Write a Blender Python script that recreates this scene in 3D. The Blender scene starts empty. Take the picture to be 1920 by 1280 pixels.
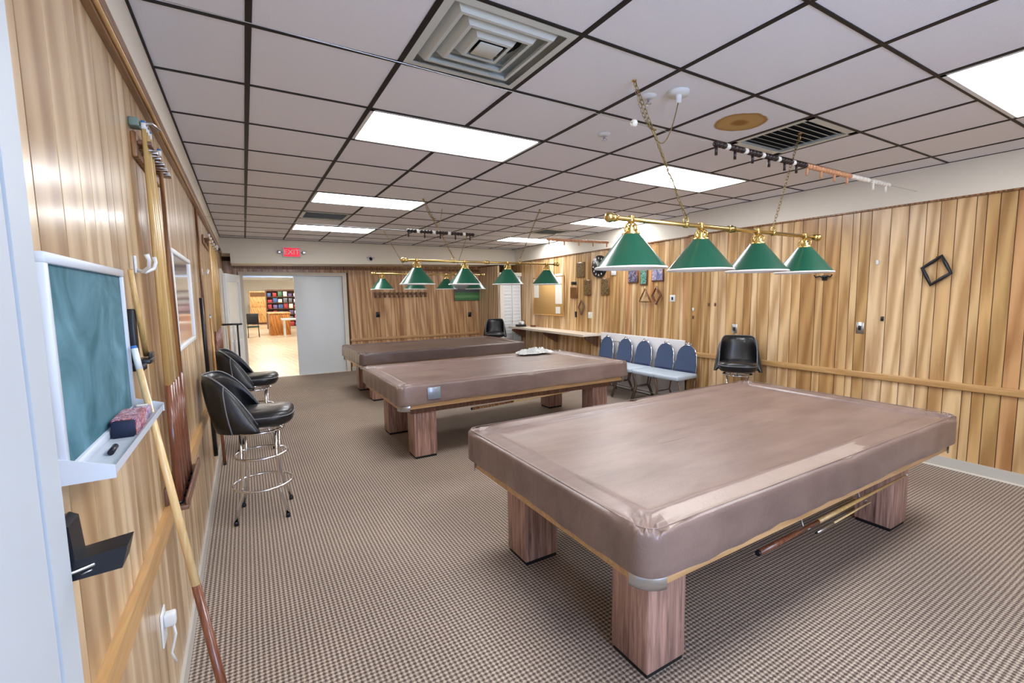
import bpy, bmesh, math, random
from mathutils import Vector, Matrix
random.seed(7)
S = bpy.context.scene
COL = S.collection
PI = math.pi
P = 0.6096                       # ceiling grid pitch (2 ft)
H = 2.70                         # ceiling height

# ---------------------------------------------------------------- camera
F, YAW, PITCH, ROLL = 868.75, .5430, -.0992, -.0139
_f = Vector((math.sin(YAW)*math.cos(PITCH), math.cos(YAW)*math.cos(PITCH), math.sin(PITCH)))
_r = Vector((math.cos(YAW), -math.sin(YAW), 0)); _u = _r.cross(_f)
_r2 = _r*math.cos(ROLL)+_u*math.sin(ROLL); _u2 = _u*math.cos(ROLL)-_r*math.sin(ROLL)
CAMP = Vector((.5263, -2.2621, 1.6052))
cd = bpy.data.cameras.new('camera'); cam = bpy.data.objects.new('camera', cd); COL.objects.link(cam)
cd.sensor_width = 36; cd.lens = F*36/1920; cd.shift_x = -25.84/1920; cd.clip_start = .02; cd.clip_end = 200
M = Matrix((( _r2.x, _u2.x, -_f.x, CAMP.x), (_r2.y, _u2.y, -_f.y, CAMP.y), (_r2.z, _u2.z, -_f.z, CAMP.z), (0, 0, 0, 1)))
cam.matrix_world = M
S.camera = cam

# ---------------------------------------------------------------- world, exposure, lamps
S.view_settings.view_transform = 'Standard'; S.view_settings.look = 'None'
S.view_settings.gamma = 1; S.view_settings.use_curve_mapping = False
S.view_settings.exposure = 0.38
PANEL_E = 14.0                   # ceiling troffer emission
HALL_E = 26.0
w = bpy.data.worlds.new('sky'); S.world = w; w.use_nodes = True
bg = w.node_tree.nodes['Background']; bg.inputs[0].default_value = (.55, .72, 1, 1); bg.inputs[1].default_value = 1.6

def area(name, loc, rot, sx, sy, power, col):
    l = bpy.data.lights.new(name, 'AREA'); l.shape = 'RECTANGLE'; l.size = sx; l.size_y = sy
    l.energy = power; l.color = col
    o = bpy.data.objects.new(name, l); COL.objects.link(o); o.location = loc; o.rotation_euler = rot
    return o
# daylight falling through the window of the back wall (behind the camera)
area('window_daylight', (1.65, -4.05, 1.5), (math.radians(90), 0, 0), 1.7, 1.4, 62, (.46, .64, 1.0))

# ---------------------------------------------------------------- materials
def lin(r, g, b):
    f = lambda c: ((c/255+.055)/1.055)**2.4 if c/255 > .04045 else c/255/12.92
    return (f(r), f(g), f(b), 1)
def mat(name, col, rough=.5, metal=0, spec=.5, var=.0, vs=8, bump=0, bs=60, emit=0, coat=0):
    m = bpy.data.materials.new(name); m.use_nodes = True
    nt = m.node_tree; b = nt.nodes['Principled BSDF']
    b.inputs['Base Color'].default_value = col; b.inputs['Roughness'].default_value = rough
    b.inputs['Metallic'].default_value = metal; b.inputs['Specular IOR Level'].default_value = spec
    b.inputs['Coat Weight'].default_value = coat; b.inputs['Coat Roughness'].default_value = .15
    if emit:
        b.inputs['Emission Color'].default_value = col; b.inputs['Emission Strength'].default_value = emit
    tc = nt.nodes.new('ShaderNodeTexCoord')
    n = nt.nodes.new('ShaderNodeTexNoise'); n.inputs['Scale'].default_value = vs; n.inputs['Detail'].default_value = 5
    nt.links.new(tc.outputs['Object'], n.inputs['Vector'])
    if var:
        r = nt.nodes.new('ShaderNodeMix'); r.data_type = 'RGBA'
        r.inputs[6].default_value = [c*(1-var) for c in col[:3]]+[1]
        r.inputs[7].default_value = [min(1, c*(1+var)) for c in col[:3]]+[1]
        nt.links.new(n.outputs['Fac'], r.inputs[0]); nt.links.new(r.outputs[2], b.inputs['Base Color'])
    if bump:
        n2 = nt.nodes.new('ShaderNodeTexNoise'); n2.inputs['Scale'].default_value = bs; n2.inputs['Detail'].default_value = 3
        nt.links.new(tc.outputs['Object'], n2.inputs['Vector'])
        bp = nt.nodes.new('ShaderNodeBump'); bp.inputs['Strength'].default_value = bump; bp.inputs['Distance'].default_value = .01
        nt.links.new(n2.outputs['Fac'], bp.inputs['Height']); nt.links.new(bp.outputs[0], b.inputs['Normal'])
    return m

def wood(name, dark, light, scale=(14, 14, 1.1), rough=.35, objcol=False, rings=True, contrast=1., coat=0):
    """streaky grain along local z; with objcol the object's own colour tints each plank"""
    m = bpy.data.materials.new(name); m.use_nodes = True
    nt = m.node_tree; N = nt.nodes; L = nt.links; b = N['Principled BSDF']
    tc = N.new('ShaderNodeTexCoord'); oi = N.new('ShaderNodeObjectInfo')
    mp = N.new('ShaderNodeMapping'); mp.inputs['Scale'].default_value = scale
    L.new(tc.outputs['Object'], mp.inputs['Vector'])
    ml = N.new('ShaderNodeMath'); ml.operation = 'MULTIPLY'; ml.inputs[1].default_value = 57
    L.new(oi.outputs['Random'], ml.inputs[0])
    cb = N.new('ShaderNodeCombineXYZ'); [L.new(ml.outputs[0], cb.inputs[i]) for i in range(3)]
    L.new(cb.outputs[0], mp.inputs['Location'])
    n = N.new('ShaderNodeTexNoise'); n.inputs['Scale'].default_value = 1.6; n.inputs['Detail'].default_value = 7
    n.inputs['Distortion'].default_value = .7; n.inputs['Roughness'].default_value = .62
    L.new(mp.outputs[0], n.inputs['Vector'])
    fac = n.outputs['Fac']
    if rings:
        wv = N.new('ShaderNodeTexWave'); wv.bands_direction = 'DIAGONAL'; wv.inputs['Scale'].default_value = .55
        wv.inputs['Distortion'].default_value = 9; wv.inputs['Detail'].default_value = 3; wv.inputs['Detail Scale'].default_value = .8
        L.new(mp.outputs[0], wv.inputs['Vector'])
        mx = N.new('ShaderNodeMix'); mx.inputs[0].default_value = .42
        L.new(fac, mx.inputs[2]); L.new(wv.outputs['Fac'], mx.inputs[3]); fac = mx.outputs[0]
    cr = N.new('ShaderNodeValToRGB'); cr.color_ramp.elements[0].position = .5-.25*contrast; cr.color_ramp.elements[1].position = .5+.22*contrast
    cr.color_ramp.elements[0].color = dark; cr.color_ramp.elements[1].color = light
    L.new(fac, cr.inputs[0]); out = cr.outputs[0]
    if objcol:
        mu = N.new('ShaderNodeMix'); mu.data_type = 'RGBA'; mu.blend_type = 'MULTIPLY'; mu.inputs[0].default_value = 1
        L.new(out, mu.inputs[6]); L.new(oi.outputs['Color'], mu.inputs[7]); out = mu.outputs[2]
    L.new(out, b.inputs['Base Color']); b.inputs['Roughness'].default_value = rough
    b.inputs['Coat Weight'].default_value = coat; b.inputs['Coat Roughness'].default_value = .18
    bp = N.new('ShaderNodeBump'); bp.inputs['Strength'].default_value = .12; bp.inputs['Distance'].default_value = .003
    L.new(fac, bp.inputs['Height']); L.new(bp.outputs[0], b.inputs['Normal'])
    return m

def carpet_mat():
    m = bpy.data.materials.new('woven_loop_carpet'); m.use_nodes = True
    nt = m.node_tree; N = nt.nodes; L = nt.links; b = N['Principled BSDF']
    tc = N.new('ShaderNodeTexCoord'); sx = N.new('ShaderNodeSeparateXYZ'); L.new(tc.outputs['Object'], sx.inputs[0])
    k = 2*PI/.034
    def mth(op, a, bb=None):
        q = N.new('ShaderNodeMath'); q.operation = op
        for i, v in enumerate((a, bb)):
            if v is None: continue
            if isinstance(v, (int, float)): q.inputs[i].default_value = v
            else: L.new(v, q.inputs[i])
        return q.outputs[0]
    s1 = mth('SINE', mth('MULTIPLY', mth('ADD', sx.outputs[0], sx.outputs[1]), k*.78))
    s2 = mth('SINE', mth('MULTIPLY', mth('SUBTRACT', sx.outputs[0], sx.outputs[1]), k*.78))
    d = mth('MULTIPLY', s1, s2)
    n = N.new('ShaderNodeTexNoise'); n.inputs['Scale'].default_value = 160; n.inputs['Detail'].default_value = 2
    L.new(tc.outputs['Object'], n.inputs['Vector'])
    fac = mth('ADD', mth('MULTIPLY', d, .42), mth('MULTIPLY', n.outputs['Fac'], 1.0))
    cr = N.new('ShaderNodeValToRGB'); e = cr.color_ramp.elements
    e[0].position = .22; e[0].color = lin(88, 77, 72); e[1].position = .88; e[1].color = lin(204, 188, 172)
    mid = cr.color_ramp.elements.new(.5); mid.color = lin(150, 134, 120)
    L.new(fac, cr.inputs[0])
    n3 = N.new('ShaderNodeTexNoise'); n3.inputs['Scale'].default_value = .9; n3.inputs['Detail'].default_value = 4
    L.new(tc.outputs['Object'], n3.inputs['Vector'])
    cr3 = N.new('ShaderNodeValToRGB'); cr3.color_ramp.elements[0].position = .35; cr3.color_ramp.elements[0].color = (.84, .84, .85, 1)
    cr3.color_ramp.elements[1].position = .65; cr3.color_ramp.elements[1].color = (1, 1, 1, 1)
    L.new(n3.outputs['Fac'], cr3.inputs[0])
    mu = N.new('ShaderNodeMix'); mu.data_type = 'RGBA'; mu.blend_type = 'MULTIPLY'; mu.inputs[0].default_value = 1
    L.new(cr.outputs[0], mu.inputs[6]); L.new(cr3.outputs[0], mu.inputs[7]); L.new(mu.outputs[2], b.inputs['Base Color'])
    b.inputs['Roughness'].default_value = .95; b.inputs['Specular IOR Level'].default_value = .15
    bp = N.new('ShaderNodeBump'); bp.inputs['Strength'].default_value = .6; bp.inputs['Distance'].default_value = .006
    L.new(fac, bp.inputs['Height']); L.new(bp.outputs[0], b.inputs['Normal'])
    return m

def tile_mat(name, stain=False):
    m = mat(name, lin(240, 241, 248), .9, spec=.1, var=.05, vs=220, bump=.35, bs=260)
    if stain:
        nt = m.node_tree; N = nt.nodes; L = nt.links; b = N['Principled BSDF']
        tc = N.new('ShaderNodeTexCoord'); mp = N.new('ShaderNodeMapping'); mp.inputs['Location'].default_value = (-.03, .0, 0)
        mp.inputs['Scale'].default_value = (4.3, 5.0, 0)
        L.new(tc.outputs['Object'], mp.inputs[0])
        n = N.new('ShaderNodeTexNoise'); n.inputs['Scale'].default_value = 7; n.inputs['Detail'].default_value = 2
        L.new(tc.outputs['Object'], n.inputs[0])
        vl = N.new('ShaderNodeVectorMath'); vl.operation = 'LENGTH'; L.new(mp.outputs[0], vl.inputs[0])
        ad = N.new('ShaderNodeMath'); ad.operation = 'MULTIPLY_ADD'; ad.inputs[1].default_value = .22
        L.new(n.outputs['Fac'], ad.inputs[0]); L.new(vl.outputs['Value'], ad.inputs[2])
        cr = N.new('ShaderNodeValToRGB'); cr.color_ramp.interpolation = 'LINEAR'
        e = cr.color_ramp.elements; base = lin(240, 241, 248)
        e[0].position = 0; e[0].color = lin(150, 108, 60); e[1].position = 1.0; e[1].color = base
        for p_, c_ in ((.30, lin(165, 122, 70)), (.42, lin(200, 165, 108)), (.72, lin(196, 160, 104)), (.84, lin(172, 132, 80)), (.90, base)):
            q = e.new(p_); q.color = c_
        L.new(ad.outputs[0], cr.inputs[0]); L.new(cr.outputs[0], b.inputs['Base Color'])
    return m

def print_mat(name, cols, scale=18, rough=.4):
    """flat printed picture: blocks of colour"""
    m = bpy.data.materials.new(name); m.use_nodes = True
    nt = m.node_tree; N = nt.nodes; L = nt.links; b = N['Principled BSDF']
    tc = N.new('ShaderNodeTexCoord'); v = N.new('ShaderNodeTexNoise'); v.inputs['Scale'].default_value = scale
    v.inputs['Detail'].default_value = 3; v.inputs['Distortion'].default_value = 1.2
    L.new(tc.outputs['Object'], v.inputs['Vector'])
    cr = N.new('ShaderNodeValToRGB'); cr.color_ramp.interpolation = 'CONSTANT'
    e = cr.color_ramp.elements; n = len(cols)
    e[0].position = 0; e[0].color = cols[0]; e[1].position = .33+.36*(n-1)/n; e[1].color = cols[-1]
    for i in range(1, n-1):
        q = e.new(.33+.36*i/n); q.color = cols[i]
    L.new(v.outputs['Fac'], cr.inputs[0]); L.new(cr.outputs[0], b.inputs['Base Color']); b.inputs['Roughness'].default_value = rough
    return m

MT = {}
MT['plank'] = wood('oak_print_panelling', lin(182, 150, 112), lin(228, 204, 168), scale=(9, 9, .9), rough=.30, objcol=True, coat=.35)
MT['wallback'] = mat('panel_groove_brown', lin(96, 66, 40), .8)
MT['cream'] = mat('cream_painted_drywall', lin(236, 230, 216), .75, var=.03, vs=3, bump=.05, bs=90)
MT['trimwood'] = wood('oak_trim', lin(176, 128, 70), lin(222, 176, 112), scale=(30, 30, 2), rough=.35)
MT['traily'] = wood('oak_rail_lengthwise', lin(168, 126, 76), lin(206, 166, 112), scale=(30, 2, 30), rough=.35, rings=False)
MT['trailx'] = wood('oak_rail_crosswise', lin(172, 130, 84), lin(212, 174, 126), scale=(2, 30, 30), rough=.35, rings=False)
MT['mouldy'] = wood('brown_moulding_lengthwise', lin(92, 64, 42), lin(158, 118, 80), scale=(30, 2, 30), rough=.35, rings=False)
MT['trimdark'] = wood('brown_moulding', lin(96, 62, 36), lin(166, 118, 74), scale=(30, 30, 2), rough=.35)
MT['carpet'] = carpet_mat()
MT['tile'] = tile_mat('mineral_ceiling_tile'); MT['tile_stain'] = tile_mat('stained_ceiling_tile', True)
MT['grid'] = mat('dark_grid_metal', lin(22, 17, 15), .6)
MT['diff'] = mat('lit_diffuser', (.97, .98, 1, 1), .6, emit=PANEL_E)
MT['halldiff'] = mat('hall_lit_diffuser', (1, .96, .9, 1), .6, emit=HALL_E)
MT['white'] = mat('white_paint', lin(226, 230, 232), .45, var=.02, vs=4)
MT['doorwhite'] = mat('pale_door_paint', lin(232, 240, 246), .35, var=.03, vs=2)
MT['casing'] = mat('cream_casing', lin(228, 222, 208), .5)
MT['vent'] = mat('vent_metal', lin(208, 212, 206), .4)
MT['black'] = mat('dark_void', lin(14, 14, 16), .7)
MT['vinylbrown'] = None
MT['lam'] = wood('walnut_laminate', lin(84, 58, 54), lin(206, 166, 150), scale=(34, 34, 1.6), rough=.4, rings=False, contrast=.9)
MT['lamdark'] = wood('dark_walnut_laminate', lin(66, 42, 32), lin(140, 100, 78), scale=(34, 34, 1.6), rough=.4, rings=False)
MT['chrome'] = mat('chrome', lin(225, 225, 228), .12, metal=1)
MT['steel'] = mat('brushed_steel', lin(200, 204, 210), .3, metal=1)
MT['brass'] = mat('polished_brass', lin(214, 184, 116), .25, metal=1)
MT['chain'] = mat('tarnished_brass', lin(150, 130, 88), .4, metal=.8)
MT['green'] = mat('green_enamel', lin(18, 88, 66), .30, coat=.5)
MT['enamelwhite'] = mat('white_enamel', lin(245, 243, 238), .35)
MT['blackvinyl'] = mat('black_vinyl', lin(22, 23, 27), .32, var=.1, vs=30, bump=.12, bs=220, coat=.2)
MT['piping'] = mat('grey_piping', lin(110, 112, 118), .4)
MT['blackplastic'] = mat('black_plastic', lin(20, 24, 32), .35)
MT['bluefabric'] = mat('slate_blue_fabric', lin(66, 82, 112), .8, var=.12, vs=90, bump=.2, bs=300)
MT['paleblue'] = mat('pale_blue_vinyl', lin(186, 200, 214), .45, var=.05, vs=40)
MT['whitelam'] = mat('white_laminate', lin(224, 224, 226), .4)
MT['counter'] = mat('cream_counter', lin(230, 220, 204), .35, var=.03, vs=12)
MT['maple'] = wood('maple_cue_shaft', lin(214, 176, 118), lin(240, 212, 160), scale=(40, 40, 2), rough=.25, rings=False, coat=.4)
MT['yellowwood'] = wood('yellow_cue_wood', lin(176, 138, 76), lin(220, 186, 124), scale=(40, 40, 2), rough=.3, rings=False, coat=.3)
MT['butt'] = wood('reddish_cue_butt', lin(78, 42, 30), lin(140, 84, 58), scale=(50, 50, 3), rough=.25, rings=False, coat=.4)
MT['ferrule'] = mat('white_ferrule', lin(232, 232, 228), .4); MT['tip'] = mat('blue_cue_tip', lin(60, 120, 190), .8)
MT['hallfloor'] = wood('pale_wood_floor', lin(206, 182, 150), lin(226, 206, 178), scale=(6, 1, 6), rough=.3)
MT['hallwall'] = mat('hall_cream_wall', lin(240, 238, 230), .7)
MT['pine'] = wood('pine_cabinet', lin(196, 140, 78), lin(230, 184, 120), scale=(10, 10, 2), rough=.4)
MT['orangewood'] = wood('orange_desk_wood', lin(150, 90, 34), lin(196, 128, 58), scale=(10, 10, 2), rough=.4)
MT['red'] = mat('red_sign', lin(214, 40, 66), .5); MT['tan'] = mat('tan_bead', lin(206, 150, 112), .4)
MT['whitebead'] = mat('white_bead', lin(240, 236, 226), .35); MT['blackbead'] = mat('black_bead', lin(36, 24, 26), .35)
MT['cork'] = mat('cork', lin(206, 164, 102), .9, var=.15, vs=60); MT['paper'] = mat('paper', lin(236, 232, 220), .8)
MT['plaque'] = wood('walnut_plaque', lin(92, 58, 30), lin(140, 96, 54), scale=(30, 30, 4), rough=.3)
MT['bronze'] = print_mat('bronze_plaque_print', [lin(40, 30, 18), lin(140, 116, 70), lin(70, 54, 32), lin(176, 150, 98)], 30)
MT['glass'] = mat('window_pane', lin(205, 216, 222), .08, coat=.6)

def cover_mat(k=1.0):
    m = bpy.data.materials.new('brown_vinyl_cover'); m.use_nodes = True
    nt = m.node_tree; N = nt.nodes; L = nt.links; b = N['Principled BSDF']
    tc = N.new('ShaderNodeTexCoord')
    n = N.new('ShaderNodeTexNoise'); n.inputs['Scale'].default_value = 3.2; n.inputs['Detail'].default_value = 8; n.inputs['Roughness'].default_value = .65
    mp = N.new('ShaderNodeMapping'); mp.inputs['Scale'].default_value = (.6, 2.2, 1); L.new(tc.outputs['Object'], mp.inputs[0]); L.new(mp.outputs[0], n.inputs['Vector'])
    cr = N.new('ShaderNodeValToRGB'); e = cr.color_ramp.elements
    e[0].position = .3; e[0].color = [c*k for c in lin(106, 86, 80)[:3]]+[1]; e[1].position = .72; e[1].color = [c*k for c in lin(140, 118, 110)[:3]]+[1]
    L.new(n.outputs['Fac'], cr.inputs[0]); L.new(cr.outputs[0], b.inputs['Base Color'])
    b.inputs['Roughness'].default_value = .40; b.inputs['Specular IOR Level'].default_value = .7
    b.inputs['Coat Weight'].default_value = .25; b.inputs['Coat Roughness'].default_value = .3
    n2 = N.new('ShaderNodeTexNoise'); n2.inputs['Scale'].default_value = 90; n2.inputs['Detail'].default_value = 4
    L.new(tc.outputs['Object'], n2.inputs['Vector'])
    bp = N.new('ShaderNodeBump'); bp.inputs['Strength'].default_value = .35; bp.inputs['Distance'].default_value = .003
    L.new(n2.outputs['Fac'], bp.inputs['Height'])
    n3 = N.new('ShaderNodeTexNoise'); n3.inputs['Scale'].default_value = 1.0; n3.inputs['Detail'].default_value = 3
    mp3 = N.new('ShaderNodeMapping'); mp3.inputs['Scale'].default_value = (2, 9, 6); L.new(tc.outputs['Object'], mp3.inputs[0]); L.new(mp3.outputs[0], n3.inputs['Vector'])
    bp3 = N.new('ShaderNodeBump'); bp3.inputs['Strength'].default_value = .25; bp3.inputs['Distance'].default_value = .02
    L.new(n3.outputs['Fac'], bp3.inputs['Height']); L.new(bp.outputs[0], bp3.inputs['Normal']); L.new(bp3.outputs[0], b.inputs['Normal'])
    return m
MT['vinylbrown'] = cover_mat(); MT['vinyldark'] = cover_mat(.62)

def chalk_mat():
    m = bpy.data.materials.new('chalky_green_board'); m.use_nodes = True
    nt = m.node_tree; N = nt.nodes; L = nt.links; b = N['Principled BSDF']
    tc = N.new('ShaderNodeTexCoord'); n = N.new('ShaderNodeTexNoise'); n.inputs['Scale'].default_value = 6
    n.inputs['Detail'].default_value = 8; n.inputs['Distortion'].default_value = 1.2; L.new(tc.outputs['Object'], n.inputs['Vector'])
    cr = N.new('ShaderNodeValToRGB'); e = cr.color_ramp.elements
    e[0].position = .35; e[0].color = lin(44, 96, 108); e[1].position = .78; e[1].color = lin(104, 150, 168)
    L.new(n.outputs['Fac'], cr.inputs[0]); L.new(cr.outputs[0], b.inputs['Base Color']); b.inputs['Roughness'].default_value = .75
    return m
MT['chalk'] = chalk_mat()

# ---------------------------------------------------------------- mesh helpers
class MB:
    def __init__(s): s.v = []; s.f = []; s.sm = []
    def add(s, vs, fs, smooth=False):
        o = len(s.v); s.v += [tuple(v) for v in vs]; s.f += [tuple(i+o for i in f) for f in fs]; s.sm += [smooth]*len(fs); return s
    def box(s, x0, x1, y0, y1, z0, z1):
        return s.add([(x0,y0,z0),(x1,y0,z0),(x1,y1,z0),(x0,y1,z0),(x0,y0,z1),(x1,y0,z1),(x1,y1,z1),(x0,y1,z1)],
                     [(0,3,2,1),(4,5,6,7),(0,1,5,4),(1,2,6,5),(2,3,7,6),(3,0,4,7)])
    def bbox(s, x0, x1, y0, y1, z0, z1, b=.004, seg=2):
        bm = bmesh.new(); bmesh.ops.create_cube(bm, size=1)
        for v in bm.verts: v.co = Vector((x0+(v.co.x+.5)*(x1-x0), y0+(v.co.y+.5)*(y1-y0), z0+(v.co.z+.5)*(z1-z0)))
        bmesh.ops.bevel(bm, geom=bm.edges[:], offset=b, segments=seg, affect='EDGES', profile=.5)
        bm.verts.index_update()
        s.add([v.co[:] for v in bm.verts], [[v.index for v in f.verts] for f in bm.faces], True); bm.free(); return s
    def tube(s, pts, r, n=10, closed=False, caps=True):
        pts = [Vector(p) for p in pts]; k = len(pts); rs = r if isinstance(r, (list, tuple)) else [r]*k
        vs = []; up = None
        for i, p in enumerate(pts):
            a = pts[(i-1) % k] if (closed or i > 0) else p; c = pts[(i+1) % k] if (closed or i < k-1) else p
            t = (c-a).normalized()
            if up is None: up = Vector((0, 0, 1)) if abs(t.z) < .9 else Vector((1, 0, 0))
            e = up-t*up.dot(t); e.normalize(); up = e; g = t.cross(e)
            for j in range(n):
                q = 2*PI*j/n; vs.append(p+(e*math.cos(q)+g*math.sin(q))*rs[i])
        fs = []
        for i in range(k if closed else k-1):
            for j in range(n):
                a = i*n+j; b_ = i*n+(j+1) % n; c = ((i+1) % k)*n+(j+1) % n; d = ((i+1) % k)*n+j; fs.append((a, b_, c, d))
        s.add(vs, fs, True)
        if caps and not closed: s.add(vs[:n], [tuple(reversed(range(n)))]); s.add(vs[-n:], [tuple(range(n))])
        return s
    def lathe(s, prof, n=32, c=(0, 0, 0), a0=0, a1=2*PI, axis='z'):
        full = abs(a1-a0-2*PI) < 1e-6; m = n if full else n+1; vs = []; fs = []
        for i in range(m):
            q = a0+(a1-a0)*i/n
            for (r, z) in prof:
                v = (r*math.cos(q), r*math.sin(q), z)
                if axis == 'x': v = (z, v[0], v[1])
                if axis == 'y': v = (v[0], z, v[1])
                vs.append((c[0]+v[0], c[1]+v[1], c[2]+v[2]))
        k = len(prof)
        for i in range(n):
            for j in range(k-1):
                a = i*k+j; b_ = ((i+1) % m)*k+j; fs.append((a, b_, b_+1, a+1))
        return s.add(vs, fs, True)
    def ball(s, c, r, n=10):
        return s.lathe([(r*math.sin(PI*i/6), -r*math.cos(PI*i/6)) for i in range(7)], n, c)
    def prism(s, poly, ax, a, b_):
        """extrude polygon (2-D points) along axis ax from a to b_"""
        def mk(p, t):
            return {'x': (t, p[0], p[1]), 'y': (p[0], t, p[1]), 'z': (p[0], p[1], t)}[ax]
        n = len(poly); vs = [mk(p, a) for p in poly]+[mk(p, b_) for p in poly]
        fs = [tuple(range(n)), tuple(reversed(range(n, 2*n)))]+[(i, i+n, (i+1) % n+n, (i+1) % n) for i in range(n)]
        return s.add(vs, fs)
    def obj(s, name, m, parent=None, loc=None, fix=True):
        me = bpy.data.meshes.new(name); me.from_pydata(s.v, [], s.f); me.update()
        me.polygons.foreach_set('use_smooth', s.sm)
        if fix:
            bm = bmesh.new(); bm.from_mesh(me); bmesh.ops.remove_doubles(bm, verts=bm.verts[:], dist=1e-6)
            bmesh.ops.recalc_face_normals(bm, faces=bm.faces[:]); bm.to_mesh(me); bm.free()
        me.materials.append(MT[m] if isinstance(m, str) else m)
        o = bpy.data.objects.new(name, me); COL.objects.link(o)
        if parent: o.parent = parent
        if loc: o.location = loc
        return o
def centre(o):
    """move a mesh object's origin to the middle of its mesh"""
    me = o.data; xs = [v.co.copy() for v in me.vertices]
    c = sum(xs, Vector())/len(xs)
    for v in me.vertices: v.co -= c
    o.location = Vector(o.location)+c; return o
def base(o):
    me = o.data; lo = [min(v.co[i] for v in me.vertices) for i in range(3)]; hi = [max(v.co[i] for v in me.vertices) for i in range(3)]
    c = Vector(((lo[0]+hi[0])/2, (lo[1]+hi[1])/2, lo[2]))
    for v in me.vertices: v.co -= c
    o.location = Vector(o.location)+c; return o
def tag(o, label=None, cat=None, group=None, kind=None):
    if label: o['label'] = label
    if cat: o['category'] = cat
    if group: o['group'] = group
    if kind: o['kind'] = kind
    return o
def thing(name, label, cat, loc=(0, 0, 0), rz=0, group=None):
    o = bpy.data.objects.new(name, None); COL.objects.link(o); o.location = loc; o.rotation_euler = (0, 0, rz)
    o.empty_display_size = .1
    return tag(o, label, cat, group)
def struct(o): o['kind'] = 'structure'; return o
def dup(root, loc, rz=None, label=None, group=None):
    def cp(o, par):
        c = o.copy(); COL.objects.link(c)
        if par: c.parent = par
        for ch in [x for x in allobj if x.parent == o]: cp(ch, c)
        return c
    allobj = list(COL.objects)
    r = cp(root, None); r.location = loc
    if rz is not None: r.rotation_euler = (0, 0, rz)
    if label: r['label'] = label
    if group: r['group'] = group
    return r

# ================================================================ SETTING
XL, YB, YF = .21, -4.0, 8.40                # left wall face, back wall, far wall
YS = 7.60                                   # face of the far soffit
XN = 5.86                                   # near part of the right wall
def xr(y): return XN if y < 2.15 else 5.93+.053*(y-2.15)

struct(MB().box(-.2, 6.8, YB-.2, YF+.02, -.12, 0).obj('floor', 'carpet'))
# ---- walls: dark groove backing with one plank object after another
PW = [.105, .085, .14, .10, .065, .16, .12, .13, .08, .15]
TONES_R = [(.88,.76,.58), (.70,.54,.34), (1.08,1.02,.94), (.84,.68,.44), (.66,.50,.32), (1.02,.92,.76), (.82,.60,.42), (1.06,1.0,.90), (.92,.78,.58), (.76,.62,.40)]
TONES_L = [(.84,.80,.74), (.60,.54,.47), (1.02,1.02,1.0), (.80,.76,.68), (.66,.58,.49), (.94,.92,.87), (.74,.67,.57)]
TONES_F = [(.94,.78,.64), (.78,.60,.47), (1.0,.86,.74), (.86,.68,.54)]
def planks(wall, a0, a1, zf, place, tones, seed):
    """vertical boards from a0 to a1 along the wall; zf(a) -> list of (z0, z1)"""
    rnd = random.Random(seed); a = a0
    while a < a1-.01:
        wd = min(rnd.choice(PW), a1-a)
        for (z0, z1) in zf(a+wd/2):
            o = place(a+.003, a+wd-.003, z0, z1, wall); base(o)
            t = rnd.choice(tones); k = rnd.uniform(.94, 1.04); o.color = (t[0]*k, t[1]*k, t[2]*k, 1)
        a += wd
wl = struct(MB().box(XL-.1, XL-.008, YB, YF+.02, 0, H+.02).obj('wall_left', 'wallback'))
def zl(y):
    if -2.25 < y < -1.22: return [(2.13, 2.42)]
    if 7.35 < y < 8.36: return [(2.12, 2.42)]
    return [(.0, 2.42)]
planks(wl, YB, YF, zl, lambda a, b_, z0, z1, w_: MB().box(XL-.0081, XL, a, b_, z0, z1).obj('plank', 'plank', w_), TONES_L, 3)
wr = struct(MB().box(XN+.008, XN+.5, YB, 2.15, 0, H+.02)
            .prism([(xr(2.16)+.008, 2.15), (xr(YF)+.008, YF), (xr(YF)+.2, YF), (xr(2.16)+.2, 2.15)], 'z', 0, H+.02).obj('wall_right', 'wallback'))
def place_r(a, b_, z0, z1, w_):
    if b_ <= 2.16: return MB().box(XN, XN+.0081, a, b_, z0, z1).obj('plank', 'plank', w_)
    return MB().prism([(xr(a), a), (xr(b_), b_), (xr(b_)+.0081, b_), (xr(a)+.0081, a)], 'z', z0, z1).obj('plank', 'plank', w_)
planks(wr, YB, 2.15, lambda y: [(0, 2.41)], place_r, TONES_R, 12)
planks(wr, 2.16, YF, lambda y: [(0, 2.41)], place_r, TONES_R, 21)
wf = struct(MB().box(XL-.1, .53, YF+.008, YF+.1, 0, H+.02).box(2.36, 6.8, YF+.008, YF+.1, 0, H+.02).box(.53, 2.36, YF+.008, YF+.1, 2.07, H+.02).obj('wall_far', 'wallback'))
planks(wf, XL, xr(YF), lambda x: [(2.14, 2.34)] if .43 < x < 2.46 else [(0, 2.34)],
       lambda a, b_, z0, z1, w_: MB().box(a, b_, YF, YF+.0081, z0, z1).obj('plank', 'plank', w_), TONES_F, 5)
# back wall with a window (behind the camera)
wb = struct(MB().box(XL-.1, .8, YB-.1, YB, 0, H+.02).box(2.5, XN+.5, YB-.1, YB, 0, H+.02).box(.8, 2.5, YB-.1, YB, 0, .8).box(.8, 2.5, YB-.1, YB, 2.2, H+.02).obj('wall_back', 'cream'))
wn = struct(MB().box(.8, 2.5, YB-.04, YB-.0, .8, .85).box(.8, 2.5, YB-.04, YB-.0, 2.15, 2.2).box(.8, .85, YB-.04, YB-.0, .85, 2.15).box(2.45, 2.5, YB-.04, YB-.0, .85, 2.15).box(1.63, 1.67, YB-.04, YB-.0, .85, 2.15).obj('window_1', 'white'))
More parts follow.
